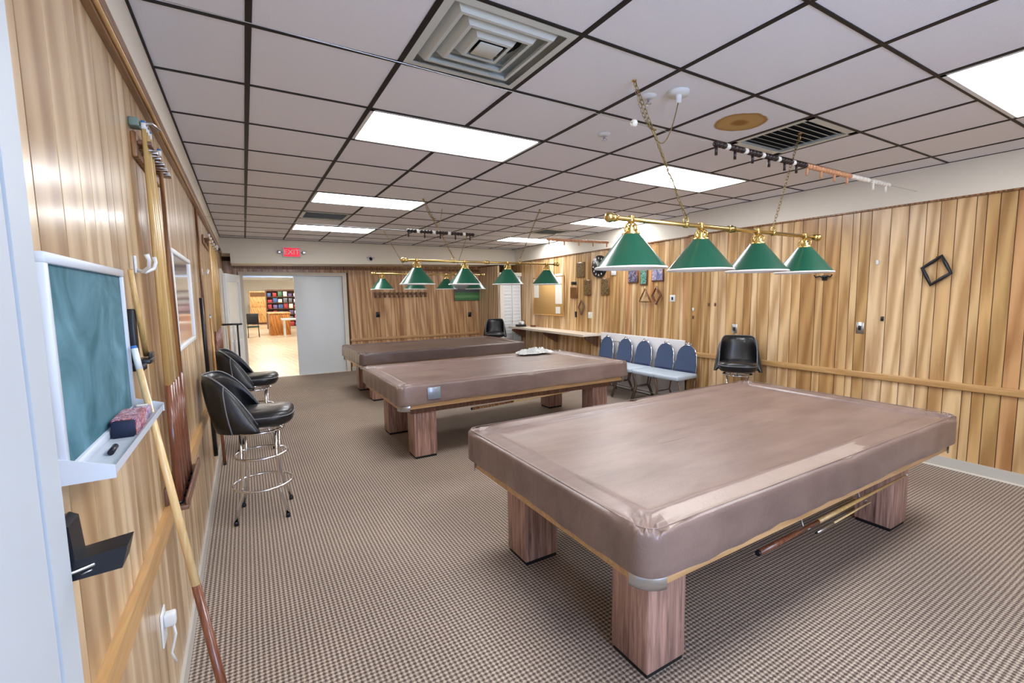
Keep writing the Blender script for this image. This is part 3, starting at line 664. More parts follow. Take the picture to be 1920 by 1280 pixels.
# ================================================================ BILLIARD LAMPS
def link_chain(mb, a, b_, n, sag=0, r=.0022, L=.016):
    a, b_ = Vector(a), Vector(b_)
    for i in range(n):
        s = (i+.5)/n; p = a.lerp(b_, s); p.z -= sag*4*s*(1-s)
        s2 = s+.02; p2 = a.lerp(b_, s2); p2.z -= sag*4*s2*(1-s2)
        t = (p2-p).normalized(); e = t.cross(Vector((0, 1, 0) if abs(t.y) < .9 else (1, 0, 0))).normalized(); g = t.cross(e)
        if i % 2: e = g
        pts = [p+t*L*math.cos(q)+e*L*.5*math.sin(q) for q in [2*PI*k/8 for k in range(8)]]
        mb.tube(pts, r, 4, closed=True)
def lamp(cx, cy, bz, label, chains, cord):
    t = thing('billiard_lamp', label, 'lamp', (cx, cy, bz))
    MB().tube([(-.98, 0, 0), (1.0, 0, 0)], .0125, 14).obj('bar', 'brass', t)
    MB().ball((-1.0, 0, 0), .028, 16).lathe([(.0, -.02), (.02, -.02), (.022, 0), (.016, .02), (0, .022)], 14, (-.965, 0, 0), axis='x').obj('finial', 'brass', t)
    MB().ball((1.02, 0, 0), .028, 16).lathe([(.0, -.02), (.02, -.02), (.022, 0), (.016, .02), (0, .022)], 14, (.985, 0, 0), axis='x').obj('finial', 'brass', t)
    MB().lathe([(.013, -.03), (.02, -.028), (.016, -.012), (.024, 0), (.016, .012), (.02, .028), (.013, .03)], 16, (.0, 0, 0), axis='x').obj('coupling', 'brass', t)
    for k, dx in enumerate((-.85, -.285, .28, .85)):
        s = MB().lathe([(.043, -.075), (.185, -.25), (.190, -.256)], 40, (dx, 0, 0)).obj('shade', 'green', t)
        MB().lathe([(.041, -.078), (.183, -.2525), (.187, -.258), (.191, -.257)], 40, (dx, 0, 0)).obj('shade_lining', 'enamelwhite', s)
        MB().lathe([(.1895, -.252), (.193, -.255), (.193, -.262), (.187, -.262)], 40, (dx, 0, 0)).obj('rim', 'enamelwhite', s)
        MB().lathe([(0, -.028), (.022, -.030), (.014, -.042), (.030, -.050), (.024, -.06), (.05, -.074), (.046, -.082)], 20, (dx, 0, 0)).lathe([(.018, .018), (.019, 0), (.018, -.018), (.0, -.03)], 14, (dx, 0, 0)).obj('fitter', 'brass', s)
        m_ = MB()
        for sg in (-1, 1):         # little scroll arms beside the fitter
            m_.tube([(dx+sg*(.02+.018*math.sin(q)+.004*q), 0, -.045+.022*math.cos(q)) for q in [i*.55 for i in range(10)]], .004, 6)
            m_.tube([(dx, sg*(.02+.018*math.sin(q)+.004*q), -.045+.022*math.cos(q)) for q in [i*.55 for i in range(10)]], .004, 6)
        m_.obj('scroll', 'brass', s)
        MB().lathe([(0, -.11), (.014, -.11), (.014, -.15), (.03, -.185), (.026, -.215), (0, -.228)], 16, (dx, 0, 0)).obj('bulb', 'enamelwhite', s)
    for (bx, top) in chains:
        m_ = MB(); tp = (top[0]-cx, top[1]-cy, H-bz-.002)
        n = int((Vector(tp)-Vector((bx, 0, .04))).length/.024); link_chain(m_, (bx, 0, .04), tp, n)
        m_.obj('chain', 'chain', t)
        MB().tube([(bx+.022*math.sin(q), 0, .022-.022*math.cos(q)+.0) for q in [2*PI*k/12 for k in range(12)]], .004, 6, closed=True).lathe([(.013, -.012), (.018, -.01), (.018, .01), (.013, .012)], 14, (bx, 0, 0), axis='x').obj('hanger_ring', 'brass', t)
        MB().tube([(tp[0], tp[1], tp[2]), (tp[0], tp[1], tp[2]-.02), (tp[0]+.012, tp[1], tp[2]-.03), (tp[0], tp[1], tp[2]-.04)], .003, 6).lathe([(0, 0), (.012, 0), (.012, -.004), (0, -.005)], 12, (tp[0], tp[1], tp[2]+.003)).obj('ceiling_hook', 'brass', t)
    if cord:
        m_ = MB(); a = Vector((cord[0]-cx, cord[1]-cy, H-bz-.05)); bx, top = chains[0]; c0 = Vector((bx, 0, .04)); c1 = Vector((top[0]-cx, top[1]-cy, H-bz))
        j = c0.lerp(c1, .70); pts = []
        for i in range(15):
            s = i/14; p = a.lerp(j, s); p.z -= .30*s*(1-s)*2; pts.append(p)
        pts += [c0.lerp(c1, .70*(1-k/10))+Vector((.008*math.sin(k*2.1), .006*math.cos(k*1.7), 0)) for k in range(1, 11)]
        m_.tube(pts, .003, 7); m_.obj('cord', 'chain', t)
        m2 = MB(); link_chain(m2, c1, j+Vector((.03, 0, -.02)), 12, .06); m2.obj('loose_chain', 'chain', t)
    return t
lamp(3.165, -.40, 2.00, 'nearest brass billiard lamp with four large green cone shades over the nearest table', [(-.42, (2.32, -.41)), (.45, (3.91, -.39))], (4.32*P, -.70*P))
lamp(3.01, 2.72, 2.00, 'middle brass billiard lamp with green cone shades over the middle table', [(-.42, (2.32, 2.90)), (.45, (3.85, 2.85))], (2.62, 3.10))
lamp(3.36, 5.62, 1.995, 'farthest brass billiard lamp, mostly hidden behind the middle lamp', [(-.42, (2.6, 5.7)), (.45, (4.1, 5.7))], None)

# ================================================================ SCORING WIRES WITH BEADS
def bead_wire(name, y, z0, z1, x1, label, runs):
    t = thing(name, label, 'scoring beads', (XL, y, z0))
    zz = lambda x: (z1-z0)*(x-XL)/(x1-XL)-.02*math.sin(PI*(x-XL)/(x1-XL))
    MB().tube([(q/10*(x1-XL), 0, zz(XL+q/10*(x1-XL))) for q in range(11)], .0014, 6).obj('wire', 'steel', t)
    for (a, b_, st, m, tall) in runs:
        x = a; k = 0
        while x < b_:
            L_ = st*.9; r = .019
            bd = MB().lathe([(.003, -L_/2), (r*.8, -L_/2), (r, -L_/4), (r, L_/4), (r*.8, L_/2), (.003, L_/2)], 8, (x-XL, 0, zz(x)), axis='x')
            if tall and k % tall == 0: bd.tube([(x-XL, 0, zz(x)-.005), (x-XL, 0, zz(x)-.065)], .009, 7)
            bd.obj('bead', 'whitebead' if (m == 'blackbead' and k % 5 == 3) else m, t); x += st; k += 1
    return t
bead_wire('scoring_bead_wire', -.40, 2.52, 2.50, XN, 'scoring wire with dark, tan and white beads strung above the nearest table',
          [(3.00, 3.72, .036, 'blackbead', 5), (3.72, 3.98, .036, 'blackbead', 4), (4.0, 4.62, .038, 'tan', 5), (4.66, 4.9, .06, 'whitebead', 0), (5.0, 5.3, .045, 'whitebead', 5), (2.33, 2.35, .03, 'whitebead', 0)])
bead_wire('scoring_bead_wire', 2.72, 2.33, 2.33, xr(2.7), 'scoring wire with dark beads strung over the middle table',
          [(2.08, 2.85, .036, 'blackbead', 5), (3.9, 4.9, .06, 'tan', 4)])

# ================================================================ LEFT WALL
X = XL
# chalkboard
t = thing('chalkboard', 'green chalkboard with a pale metal frame on the near left wall', 'chalkboard', (X, -.80, 1.28))
MB().box(0, .012, -.30, .30, .01, .40).obj('writing_surface', 'chalk', t)
MT['alu'] = mat('pale_aluminium', lin(200, 208, 218), .4)
for (a, b_, c, d_) in ((-.315, .315, .395, .415), (-.315, .315, -.005, .015)): MB().bbox(0, .02, a, b_, c, d_, .002, 1).obj('frame_rail', 'alu', t)
for a in (-.315, .297): MB().bbox(0, .019, a, a+.018, .013, .396, .002, 1).obj('frame_stile', 'alu', t)
tr = MB().add([(0, -.315, -.005), (0, .315, -.005), (.075, .315, -.005), (.075, -.315, -.005), (.085, -.315, .012), (.085, .315, .012), (.082, -.315, -.01), (.082, .315, -.01), (0, -.315, -.01), (0, .315, -.01)],
              [(0, 1, 2, 3), (3, 2, 5, 4), (4, 5, 7, 6), (6, 7, 9, 8)]).obj('tray', 'alu', t)
for a in (-.315, .315):
    MB().prism([(0, -.012), (.085, -.012), (.085, .013), (0, .04)], 'y', a-.002, a+.002).obj('tray_end_cap', 'alu', tr)
# eraser box on tray, chalk pieces
t = thing('eraser_box', 'navy-sided eraser box with red and purple print lying on the chalk tray', 'eraser', (X+.045, -.73, 1.275))
MB().bbox(-.022, .022, -.09, .07, 0, .04, .003, 1).obj('felt_block', mat('navy_felt', lin(24, 34, 60), .8), t)
MB().box(-.0235, .0235, -.072, .071, .0, .042).obj('printed_sleeve', print_mat('eraser_print', [lin(120, 40, 70), lin(200, 110, 90), lin(230, 210, 215), lin(110, 80, 140), lin(190, 60, 60)], 70), t)
t = thing('chalk_box', 'small purple and white chalk packet at the right end of the chalk tray', 'box', (X+.045, -.60, 1.275))
MB().bbox(-.02, .02, -.045, .045, 0, .03, .002, 1).obj('packet', print_mat('chalk_print', [lin(130, 90, 150), lin(225, 215, 230), lin(90, 70, 130), lin(210, 120, 160)], 90), t)
MB().box(-.012, .012, .025, .047, .0302, .0315).obj('label_patch', 'paper', t)
base(tag(MB().tube([(X+.05, -.97, 1.281), (X+.048, -.915, 1.281)], .006, 8).obj('marker', 'blackplastic'), 'short black marker stub at the left end of the chalk tray', 'marker'))
base(tag(MB().tube([(X+.06, -.55, 1.279), (X+.06, -.53, 1.279)], .005, 8).obj('chalk_stick', 'whitebead'), 'small piece of white chalk on the tray end', 'chalk'))
# black L-shaped bracket
t = thing('corner_bracket', 'black L-shaped bracket below the chalkboard, beside the white door edge', 'bracket', (X, -1.16, 1.115))
MB().prism([(0, 0), (.095, .005), (.105, .045), (.034, .037), (.030, .100), (.018, .108), (0, .10)], 'y', -.03, .03).obj('bracket_body', 'blackplastic', t)
MB().tube([(.014, -.033, .085), (.012, -.034, .03), (.022, -.034, .017), (.06, -.034, .026)], .003, 8).tube([(.04, -.032, .012), (.055, -.032, .016)], .002, 6).obj('wire_clip', 'steel', t)
# white double hook
t = thing('wall_hook', 'white double coat hook on the left wall, right of the chalkboard top', 'hook', (X, -.18, 1.73))
MB().bbox(0, .006, -.012, .012, -.03, .03, .002).obj('hook_plate', 'white', t)
for s in (-1, 1): MB().tube([(.005, 0, -.02), (.025, s*.02, -.025), (.045, s*.05, -.012), (.05, s*.07, .012), (.045, s*.075, .03)], [.006, .006, .006, .006, .008], 8).obj('prong', 'white', t)
# lone leaning cue with wall clip
def pixray(x, y):
    return (_f+_r2*((x-960-25.84)/F)-_u2*((y-640)/F))
def ray_x(x, y, X0): D = pixray(x, y); s = (X0-CAMP.x)/D.x; return CAMP+D*s
def ray_on_floor_plane(p1, p2, Xf):
    n = pixray(*p1).cross(pixray(*p2)); # n.(Q-C)=0 with z=0,x=Xf
    y = CAMP.y-(n.x*(Xf-CAMP.x)+n.z*(0-CAMP.z))/n.y
    return Vector((Xf, y, 0))
tp = ray_x(250, 648, X+.03); bt = ray_on_floor_plane((250, 648), (416, 1280), X+.24)
cp = ray_x(262, 688, X+.03)
t = thing('cue_clip', 'small black spring clip holding the pale leaning cue', 'clip', (X, cp.y, cp.z))
MB().bbox(0, .008, -.022, .022, -.012, .012, .003).obj('clip_base', 'blackplastic', t)
MB().bbox(.008, .045, -.024, -.014, -.010, .010, .003, 1).bbox(.008, .045, .014, .024, -.010, .010, .003, 1).obj('clip_arm', 'blackplastic', t)
cue(tuple(bt), tuple(tp), 'pale cue with a dark butt leaning on the near left wall beside the chalkboard', 'maple', 'butt', rb=.016, rt=.0085, frac=.50, fl=.07)
# black bracket with short orange stick
t = thing('bridge_bracket', 'narrow black bracket on the left wall holding a short light stick', 'bracket', (X, -.36, 1.45))
MB().bbox(0, .02, -.035, .0, -.04, .13, .004).obj('bracket_plate', 'blackplastic', t)
MB().bbox(.0, .05, -.035, .05, -.045, -.03, .003).bbox(.044, .05, -.03, .05, -.03, -.01, .002).obj('bracket_foot', 'blackplastic', t)
o = MB().tube([(X+.03, -.325, 1.425), (X+.025, -.42, 1.70)], [.008, .007], 12).obj('short_stick', 'yellowwood'); base(tag(o, 'short orange-brown stick standing in the narrow black bracket', 'stick'))
# light switch plate + plug and cable
t = thing('wall_outlet', 'white outlet plate with a plug and hanging cord low on the left wall', 'outlet', (X, -.30, .47))
MB().bbox(0, .006, -.04, .04, -.06, .06, .003).obj('plate', 'white', t)
MB().bbox(.006, .04, -.018, .018, -.0, .045, .006).obj('plug', 'white', t)
MB().tube([(.03, 0, .0), (.035, 0, -.04), (.02, -.01, -.10), (.03, -.005, -.14)], .004, 8).obj('cord', 'white', t)
# ---- cue rack one
def rack(yc, wdt, zt, zb, label, cues, bottoms=True):
    t = thing('cue_rack', label, 'cue rack', (X, yc, zb))
    MB().bbox(0, .018, -wdt/2, wdt/2, zt-zb-.09, zt-zb, .004).obj('top_board', 'trimdark', t)
    MB().bbox(.018, .06, -wdt/2, wdt/2, zt-zb-.045, zt-zb-.03, .003).obj('top_ledge', 'lamdark', t)
    MB().bbox(0, .075, -wdt/2, wdt/2, -.02, .0, .004).bbox(.065, .075, -wdt/2, wdt/2, 0, .03, .003).bbox(0, .012, -wdt/2, wdt/2, 0, .08, .003).obj('bottom_tray', 'lamdark', t)
    for (y, *_r3) in cues:
        MB().tube([(.018, y-yc-.014, zt-zb-.06), (.05, y-yc-.02, zt-zb-.06), (.07, y-yc-.012, zt-zb-.06)], .0035, 6).tube([(.018, y-yc+.014, zt-zb-.06), (.05, y-yc+.02, zt-zb-.06), (.07, y-yc+.012, zt-zb-.06)], .0035, 6).obj('clip', 'steel', t)
    return t
rc = [(.0, 'yellowwood'), (.08, 'yellowwood'), (.17, 'maple'), (.27, 'yellowwood'), (.36, 'trimdark')]
RT = {.0: -.03, .08: .01, .17: .05, .27: .10, .36: .345}
rack(.25, .56, 2.22, .79, 'wall cue rack with dark top board nearest on the left wall', rc)
pos = ['leftmost', 'second from the left', 'middle', 'second from the right', 'rightmost, standing apart']
for (y, m_), p_ in zip(rc, pos): cue((X+.042, y, .792), (X+.040, RT[y], 2.26), p_[0].upper()+p_[1:]+' wooden cue standing in the near wall cue rack', m_, 'butt', rb=.0155, rt=.0075, frac=.33)
# framed mirror / notice
t = thing('framed_mirror', 'white-framed wall mirror between the two cue racks on the left wall', 'mirror', (X, 1.14, 1.34))
for (a, b_, c, d_) in ((-.46, .46, 0, .025), (-.46, .46, .505, .53), (-.46, -.43, .025, .505), (.43, .46, .025, .505)): MB().bbox(0, .022, a, b_, c, d_, .004).obj('frame_piece', 'white', t)
MB().box(0, .012, -.43, .43, .025, .505).obj('mirror_glass', mat('mirror_glass', lin(212, 208, 210), .10, metal=.7), t)
# vertical pipe
base(tag(MB().tube([(X+.012, 2.62, 1.0), (X+.012, 2.62, 2.38)], .010, 8).obj('conduit', 'trimdark'), 'thin dark vertical pole on the left wall just beyond the mirror', 'pole'))
# hook with hanging triangle-ish things
t = thing('wall_hook', 'small white hook on the left wall between the mirror and the far cue rack', 'hook', (X, 2.95, 1.86))
MB().bbox(0, .006, -.03, .03, -.03, .03, .002).obj('hook_plate', 'white', t)
for s in (-1, 1): MB().tube([(.005, s*.01, -.01), (.04, s*.05, -.015), (.05, s*.07, .02)], .006, 8).obj('prong', 'white', t)
rc2 = [(3.45, 'maple'), (3.75, 'yellowwood'), (4.05, 'yellowwood'), (4.35, 'yellowwood'), (4.65, 'trimwood')]
rack(4.05, 1.5, 2.24, .79, 'far wall cue rack with tall yellow cues on the left wall, behind the black stools', rc2)
for (y, m_), p_ in zip(rc2, ['nearest', 'second nearest', 'middle', 'fourth', 'farthest']):
    cue((X+.042, y, .792), (X+.052, y, 2.27), p_.capitalize()+' cue standing in the far wall cue rack on the left wall', m_, 'butt', rb=.0165, rt=.010, frac=.33)
# two sticks leaning behind the front stool
cue((X+.045, 2.12, .36), (X+.03, 2.10, 1.62), 'black stick hanging on the left wall behind the near black stool', 'blackplastic', 'blackplastic', rb=.016, rt=.012, frac=.4, name='black_stick', ferr=False)
cue((X+.055, 3.02, 0.0), (X+.03, 3.06, 1.46), 'brown cue standing on the floor against the left wall behind the near black stool', 'trimwood', 'butt', rb=.015, rt=.008)
# coat bar
t = thing('coat_rack', 'dark wall bar with hanging white and black cue tools, just before the open far-left door', 'rack', (X, 5.6, 1.25))
MB().tube([(0, 0, 0), (.27, 0, .0)], .014, 10).obj('bar', 'blackplastic', t)
MB().bbox(0, .01, -.03, .03, -.05, .05, .003).obj('mounting_plate', 'lamdark', t)
for (x_, l_, m_) in ((.10, .5, 'trimwood'), (.16, .42, 'white'), (.21, .6, 'blackplastic')): MB().tube([(x_, 0, -.01), (x_, 0, -l_)], .012, 8).obj('hanging_tool', m_, t)
t = thing('security_sensor', 'small black and white sensor high on the left wall above the far cue rack', 'sensor', (X+.0, 5.6, 2.33))
MB().bbox(0, .05, -.05, .05, -.03, .03, .006).obj('housing', 'white', t); MB().bbox(.05, .075, -.03, .03, -.045, -.01, .004).obj('lens', 'blackplastic', t)
# small clip ornament above near rack
t = thing('rack_ornament', 'small green-grey bracket sitting above the near cue rack on the left wall', 'bracket', (X, -.02, 2.235))
MB().bbox(0, .03, -.03, .03, 0, .03, .004).obj('bracket_body', mat('grey_green', lin(120, 140, 130), .6), t); MB().tube([(.03, 0, .015), (.06, .03, .03), (.08, .07, .02)], .006, 8).obj('bracket_arm', 'steel', t)

# ================================================================ STOOLS
def make_stool(label, rz, loc):
    """swivel bucket stool, faces local +x"""
    t = thing('swivel_bar_stool', label, 'stool', loc, rz, 'black vinyl swivel bar stools')
    SZ = .69
    def sq(q, a, n=3.4): return a/((abs(math.cos(q))**n+abs(math.sin(q))**n)**(1/n))
    def seat_ring(a, z): return [(.02+sq(q, a)*math.cos(q), sq(q, a)*math.sin(q)*.97, z+(.012*math.cos(q)**2 if z > SZ+.05 else 0)) for q in [2*PI*k/40 for k in range(40)]]
    rr = [seat_ring(a, z) for a, z in ((.17, SZ), (.195, SZ+.008), (.212, SZ+.030), (.216, SZ+.060), (.210, SZ+.088), (.190, SZ+.104), (.14, SZ+.110), (.07, SZ+.108))]
    nq = 40; m_ = MB(); m_.add([p for r_ in rr for p in r_], [(a*nq+k, a*nq+(k+1) % nq, (a+1)*nq+(k+1) % nq, (a+1)*nq+k) for a in range(7) for k in range(nq)]+[tuple(reversed(range(nq))), tuple(7*nq+k for k in range(nq))], True)
    st = m_.obj('seat', 'blackvinyl', t)
    MB().tube([(x*1.0, y, SZ+.074) for x, y, z in seat_ring(.216, 0)], .0045, 6, closed=True).obj('piping', 'piping', st)
    # wrap-round back
    vs = []; fs = []; na = 28; nz = 8; A = math.radians(97); RW = .222
    def top(q):
        s = abs(q)/A
        return SZ+.03+.355*(1-max(0, (min(1, s)-.42)/.58)**1.7)
    def shell(off):
        out = []
        for i in range(na+1):
            q = -A+2*A*i/na
            for j in range(nz+1):
                f = j/nz; z = (SZ-.01)*(1-f)+top(q)*f
                r = sq(q, RW+off, 2.8)+.010*math.sin(PI*min(1, f*1.2))
                if f > .85: r -= (off-.02)*(f-.85)/.15*.9
                out.append((-r*math.cos(q)-.085*f*(.25+.75*math.cos(q)), r*math.sin(q)*(1-.15*f), z))
        return out
    o_ = shell(.04); i_ = shell(.0); vs = o_+i_; K = len(o_); w_ = nz+1
    for i in range(na):
        for j in range(nz):
            a = i*w_+j; fs.append((a, a+w_, a+w_+1, a+1)); fs.append((K+a, K+a+1, K+a+w_+1, K+a+w_))
        a = i*w_+nz; fs.append((a, a+w_, K+a+w_, K+a)); a = i*w_; fs.append((a, K+a, K+a+w_, a+w_))
    for j in range(nz): fs.append((j, j+1, K+j+1, K+j)); a = na*w_+j; fs.append((a, K+a, K+a+1, a+1))
    bk = MB().add(vs, fs, True).obj('backrest', 'blackvinyl', t)
    for sgn in (-1, 1):
        i = int(na*(.5+sgn*.30)); MB().tube([(o_[i*w_+j][0]*1.015, o_[i*w_+j][1]*1.015, o_[i*w_+j][2]) for j in range(nz+1)]+[i_[i*w_+nz]], .0045, 6).obj('piping', 'piping', bk)
    edge = [((o_[i*w_+nz][0]+i_[i*w_+nz][0])/2, (o_[i*w_+nz][1]+i_[i*w_+nz][1])/2, o_[i*w_+nz][2]+.003) for i in range(na+1)]
    MB().tube(edge, .0055, 6).obj('top_piping', 'piping', bk)
    MB().lathe([(0, SZ-.05), (.06, SZ-.05), (.07, SZ-.04), (.13, SZ-.005), (.0, SZ-.004)], 24).obj('swivel_plate', 'chrome', t)
    # chrome base
    MB().tube([(.155*math.cos(q), .155*math.sin(q), SZ-.045) for q in [2*PI*k/32 for k in range(32)]], .010, 8, closed=True).tube([(-.155, 0, SZ-.045), (.155, 0, SZ-.045)], .009, 8).tube([(0, -.155, SZ-.045), (0, .155, SZ-.045)], .009, 8).obj('top_ring', 'chrome', t)
    for k in range(4):
        q = PI/4+k*PI/2; c, s = math.cos(q), math.sin(q)
        lg = MB().tube([(.155*c, .155*s, SZ-.045), (.160*c, .160*s, .42), (.166*c, .166*s, .24), (.175*c, .175*s, .20), (.23*c, .23*s, .02)], .0105, 10).obj('leg', 'chrome', t)
        MB().lathe([(0, 0), (.016, 0), (.016, .022), (.011, .03)], 12, (.233*c, .233*s, 0)).obj('foot_cap', 'blackplastic', lg)
    for (r, z) in ((.172, .46), (.198, .235)): MB().tube([(r*math.cos(q), r*math.sin(q), z) for q in [2*PI*k/40 for k in range(40)]], .009, 8, closed=True).obj('foot_ring', 'chrome', t)
    return t
st = make_stool('nearest black bucket bar stool against the left wall', math.radians(-8), (.565, 1.66, 0))
dup(st, (.56, 3.50, 0), math.radians(-6), 'second black bucket bar stool on the left wall, behind the nearest one')
dup(st, (5.46, 1.08, 0), math.radians(214), 'black bucket bar stool by the right wall, behind the nearest pool table')
dup(st, (5.28, 6.95, 0), math.radians(240), 'black bucket bar stool at the far end, before the white closet doors')

# ================================================================ STACKING CHAIRS ON THE RIGHT
MT['bronzemetal'] = mat('dark_bronze_legs', lin(120, 104, 92), .35, metal=.7)
def make_chair(label, loc, rz):
    """faces local -x"""
    t = thing('banquet_chair', label, 'chair', loc, rz, 'blue-backed banquet chairs along the right wall')
    MB().bbox(-.24, .20, -.21, .21, .44, .50, .022, 3).obj('seat', 'paleblue', t)
    # arched padded back
    n = 14; pr = [(-.165, 0), (-.17, .12)]+[(-.158*math.cos(PI*k/n), .16+.22*math.sin(PI*k/n)**.8) for k in range(0, n+1)]+[(.17, .12), (.165, 0)]
    bk = MB().prism([(y, z) for y, z in pr], 'x', 0, .04).obj('backrest', 'bluefabric', t); bk.location = (.19, 0, .50); bk.rotation_euler = (0, math.radians(9), 0)
    MB().tube([(.02, y, z) for y, z in pr], .011, 8).obj('back_frame', 'chrome', bk)
    MB().bbox(-.004, .0, -.15, .15, .0, .03, .001, 1).obj('lower_band', mat('navy_band', lin(34, 44, 80), .7) if 'navy_band' not in bpy.data.materials else bpy.data.materials['navy_band'], bk)
    MB().tube([(.02, -.05, .375), (.02, -.035, .405), (.02, .035, .405), (.02, .05, .375)], .009, 8).obj('hand_grip', 'chrome', bk)
    for s in (-1, 1):
        MB().tube([(-.20, s*.19, .44), (-.14, s*.195, .24), (-.23, s*.20, .0)], .011, 8).obj('leg', 'bronzemetal', t)
        MB().tube([(.18, s*.19, .46), (.12, s*.195, .24), (.24, s*.20, .0)], .011, 8).obj('leg', 'bronzemetal', t)
        MB().tube([(-.14, s*.195, .235), (.13, s*.197, .235)], .007, 6).obj('stretcher', 'bronzemetal', t)
    MB().tube([(-.155, -.195, .2), (-.155, .195, .2)], .007, 6).obj('stretcher', 'bronzemetal', t)
    return t
c0 = make_chair('blue-backed banquet chair nearest the counter, farthest of the row', (5.63, 3.86, 0), 0)
for (y, x_, l) in ((3.39, 5.61, 'second blue-backed banquet chair from the counter'), (2.95, 5.59, 'middle blue-backed banquet chair of the row of five'), (2.50, 5.57, 'second nearest blue-backed banquet chair of the row of five')):
    dup(c0, (x_, y, 0), 0, l)
dup(c0, (5.58, 2.10, 0), math.radians(4), 'nearest blue-backed banquet chair of the row, at the wall corner')
t = thing('folding_table', 'white folding table leaning on the right wall behind the row of blue chairs', 'table', (xr(3.2)-.03, 3.2, 0))
MB().bbox(-.03, .0, -1.0, .95, .02, .93, .008).obj('tabletop', 'whitelam', t).rotation_euler = (0, 0, -.053)
MB().tube([(-.04, -.9, .1), (-.04, -.9, .8), (-.04, -.4, .8), (-.04, -.4, .1)], .01, 6).obj('folded_leg', 'bronzemetal', t)
MB().tube([(-.04, .9, .1), (-.04, .9, .8), (-.04, .4, .8), (-.04, .4, .1)], .01, 6).obj('folded_leg', 'bronzemetal', t)

# ================================================================ COUNTER ON THE RIGHT
t = thing('wall_counter', 'cream counter shelf along the right wall in the far corner', 'counter', (xr(5.6), 5.6, .86))
xa, xb = xr(4.15)-xr(5.6), xr(7.2)-xr(5.6)
MB().prism([(xa-.42, -1.4), (xb-.42, 1.6), (xb-.002, 1.6), (xa-.002, -1.4), ], 'z', 0, .035).obj('worktop', 'counter', t)
MB().prism([(xa-.425, -1.405), (xb-.425, 1.6), (xb-.42, 1.6), (xa-.42, -1.4)], 'z', -.005, .037).obj('front_edge', 'counter', t)
for yy in (-1.28, .1, 1.4):
    MB().prism([(-.36, -.02), (-.01, -.02), (-.01, -.24), (-.03, -.24), (-.36, -.06)], 'y', yy-.015, yy+.015).obj('bracket', 'lamdark', t)
t = thing('desk_telephone', 'small dark telephone with a white top at the far end of the counter', 'telephone', (5.90, 6.85, .897))
MB().bbox(-.10, .10, -.08, .08, 0, .05, .01).obj('phone_base', 'blackplastic', t); MB().bbox(-.02, .05, -.07, .07, .05, .12, .012).obj('handset', 'white', t); MB().tube([(.08, 0, .04), (.09, 0, .14)], .008, 8).obj('antenna', 'blackplastic', t)
base(tag(MB().bbox(6.02, 6.12, 6.55, 6.63, .897, .935, .006).obj('stapler', 'butt'), 'tiny dark red stapler on the counter by the closet doors', 'stapler'))

# ================================================================ THINGS ON THE RIGHT WALL
def onr(name, y0, y1, z0, z1, m, label, cat, th=.018, face=None, frame=None):
    yc = (y0+y1)/2; w2 = abs(y1-y0)/2; h = z1-z0
    t = thing(name, label, cat, (xr(yc), yc, z0)); t.rotation_euler = (0, 0, -.053 if yc > 2.15 else 0)
    MB().bbox(-th, 0, -w2, w2, 0, h, .003, 1).obj('board', m, t)
    if face: MB().box(-th-.002, -th+.001, -w2+.018, w2-.018, .018, h-.018).obj('printed_face', face, t)
    if frame:
        for (a, b_, c, d_) in ((-w2, w2, 0, .018), (-w2, w2, h-.018, h), (-w2, -w2+.018, .018, h-.018), (w2-.018, w2, .018, h-.018)): MB().bbox(-th-.01, -.001, a, b_, c, d_, .002, 1).obj('frame_piece', frame, t)
    return t
t = onr('cork_board', 5.42, 6.70, 1.17, 2.0, 'cork', 'cork notice board with papers on the right wall above the counter', 'notice board', frame='trimwood')
for (n_, y, z, a, b_, l) in (('paper_notice', 6.55, 1.55, .22, .30, 'white paper pinned at the left of the cork board'), ('paper_notice', 6.30, 1.83, .16, .12, 'small paper pinned at the top of the cork board'), ('paper_notice', 5.62, 1.42, .26, .62, 'tall white sheet pinned at the right of the cork board'), ('paper_notice', 5.65, 1.22, .18, .14, 'small sheet pinned at the lower right of the cork board'), ('paper_notice', 6.60, 1.87, .14, .09, 'tiny card pinned at the upper left of the cork board')):
    o = MB().box(-.021, -.0195, -a/2, a/2, 0, b_).obj(n_, 'paper'); o.location = (xr(y)-.002, y, z); o.rotation_euler = (0, 0, -.053); tag(o, l, 'paper')
onr('plaque', 4.72, 4.98, 1.93, 2.22, 'plaque', 'highest plaque on the right wall, left of the round clock', 'plaque', face='bronze')
onr('plaque', 4.96, 5.20, 1.54, 1.76, 'trimdark', 'plain reddish plaque lowest left of the group beside the cork board', 'plaque', face='plaque')
onr('name_plate', 5.00, 5.18, 1.80, 1.86, 'blackplastic', 'small dark name plate above the reddish plaque', 'sign', th=.01)
onr('plaque', 4.51, 4.73, 1.59, 1.88, 'plaque', 'dark plaque below and left of the round clock', 'plaque', face='bronze')
onr('plaque', 3.98, 4.21, 1.59, 1.89, 'plaque', 'dark plaque below and right of the round clock', 'plaque', face='bronze')
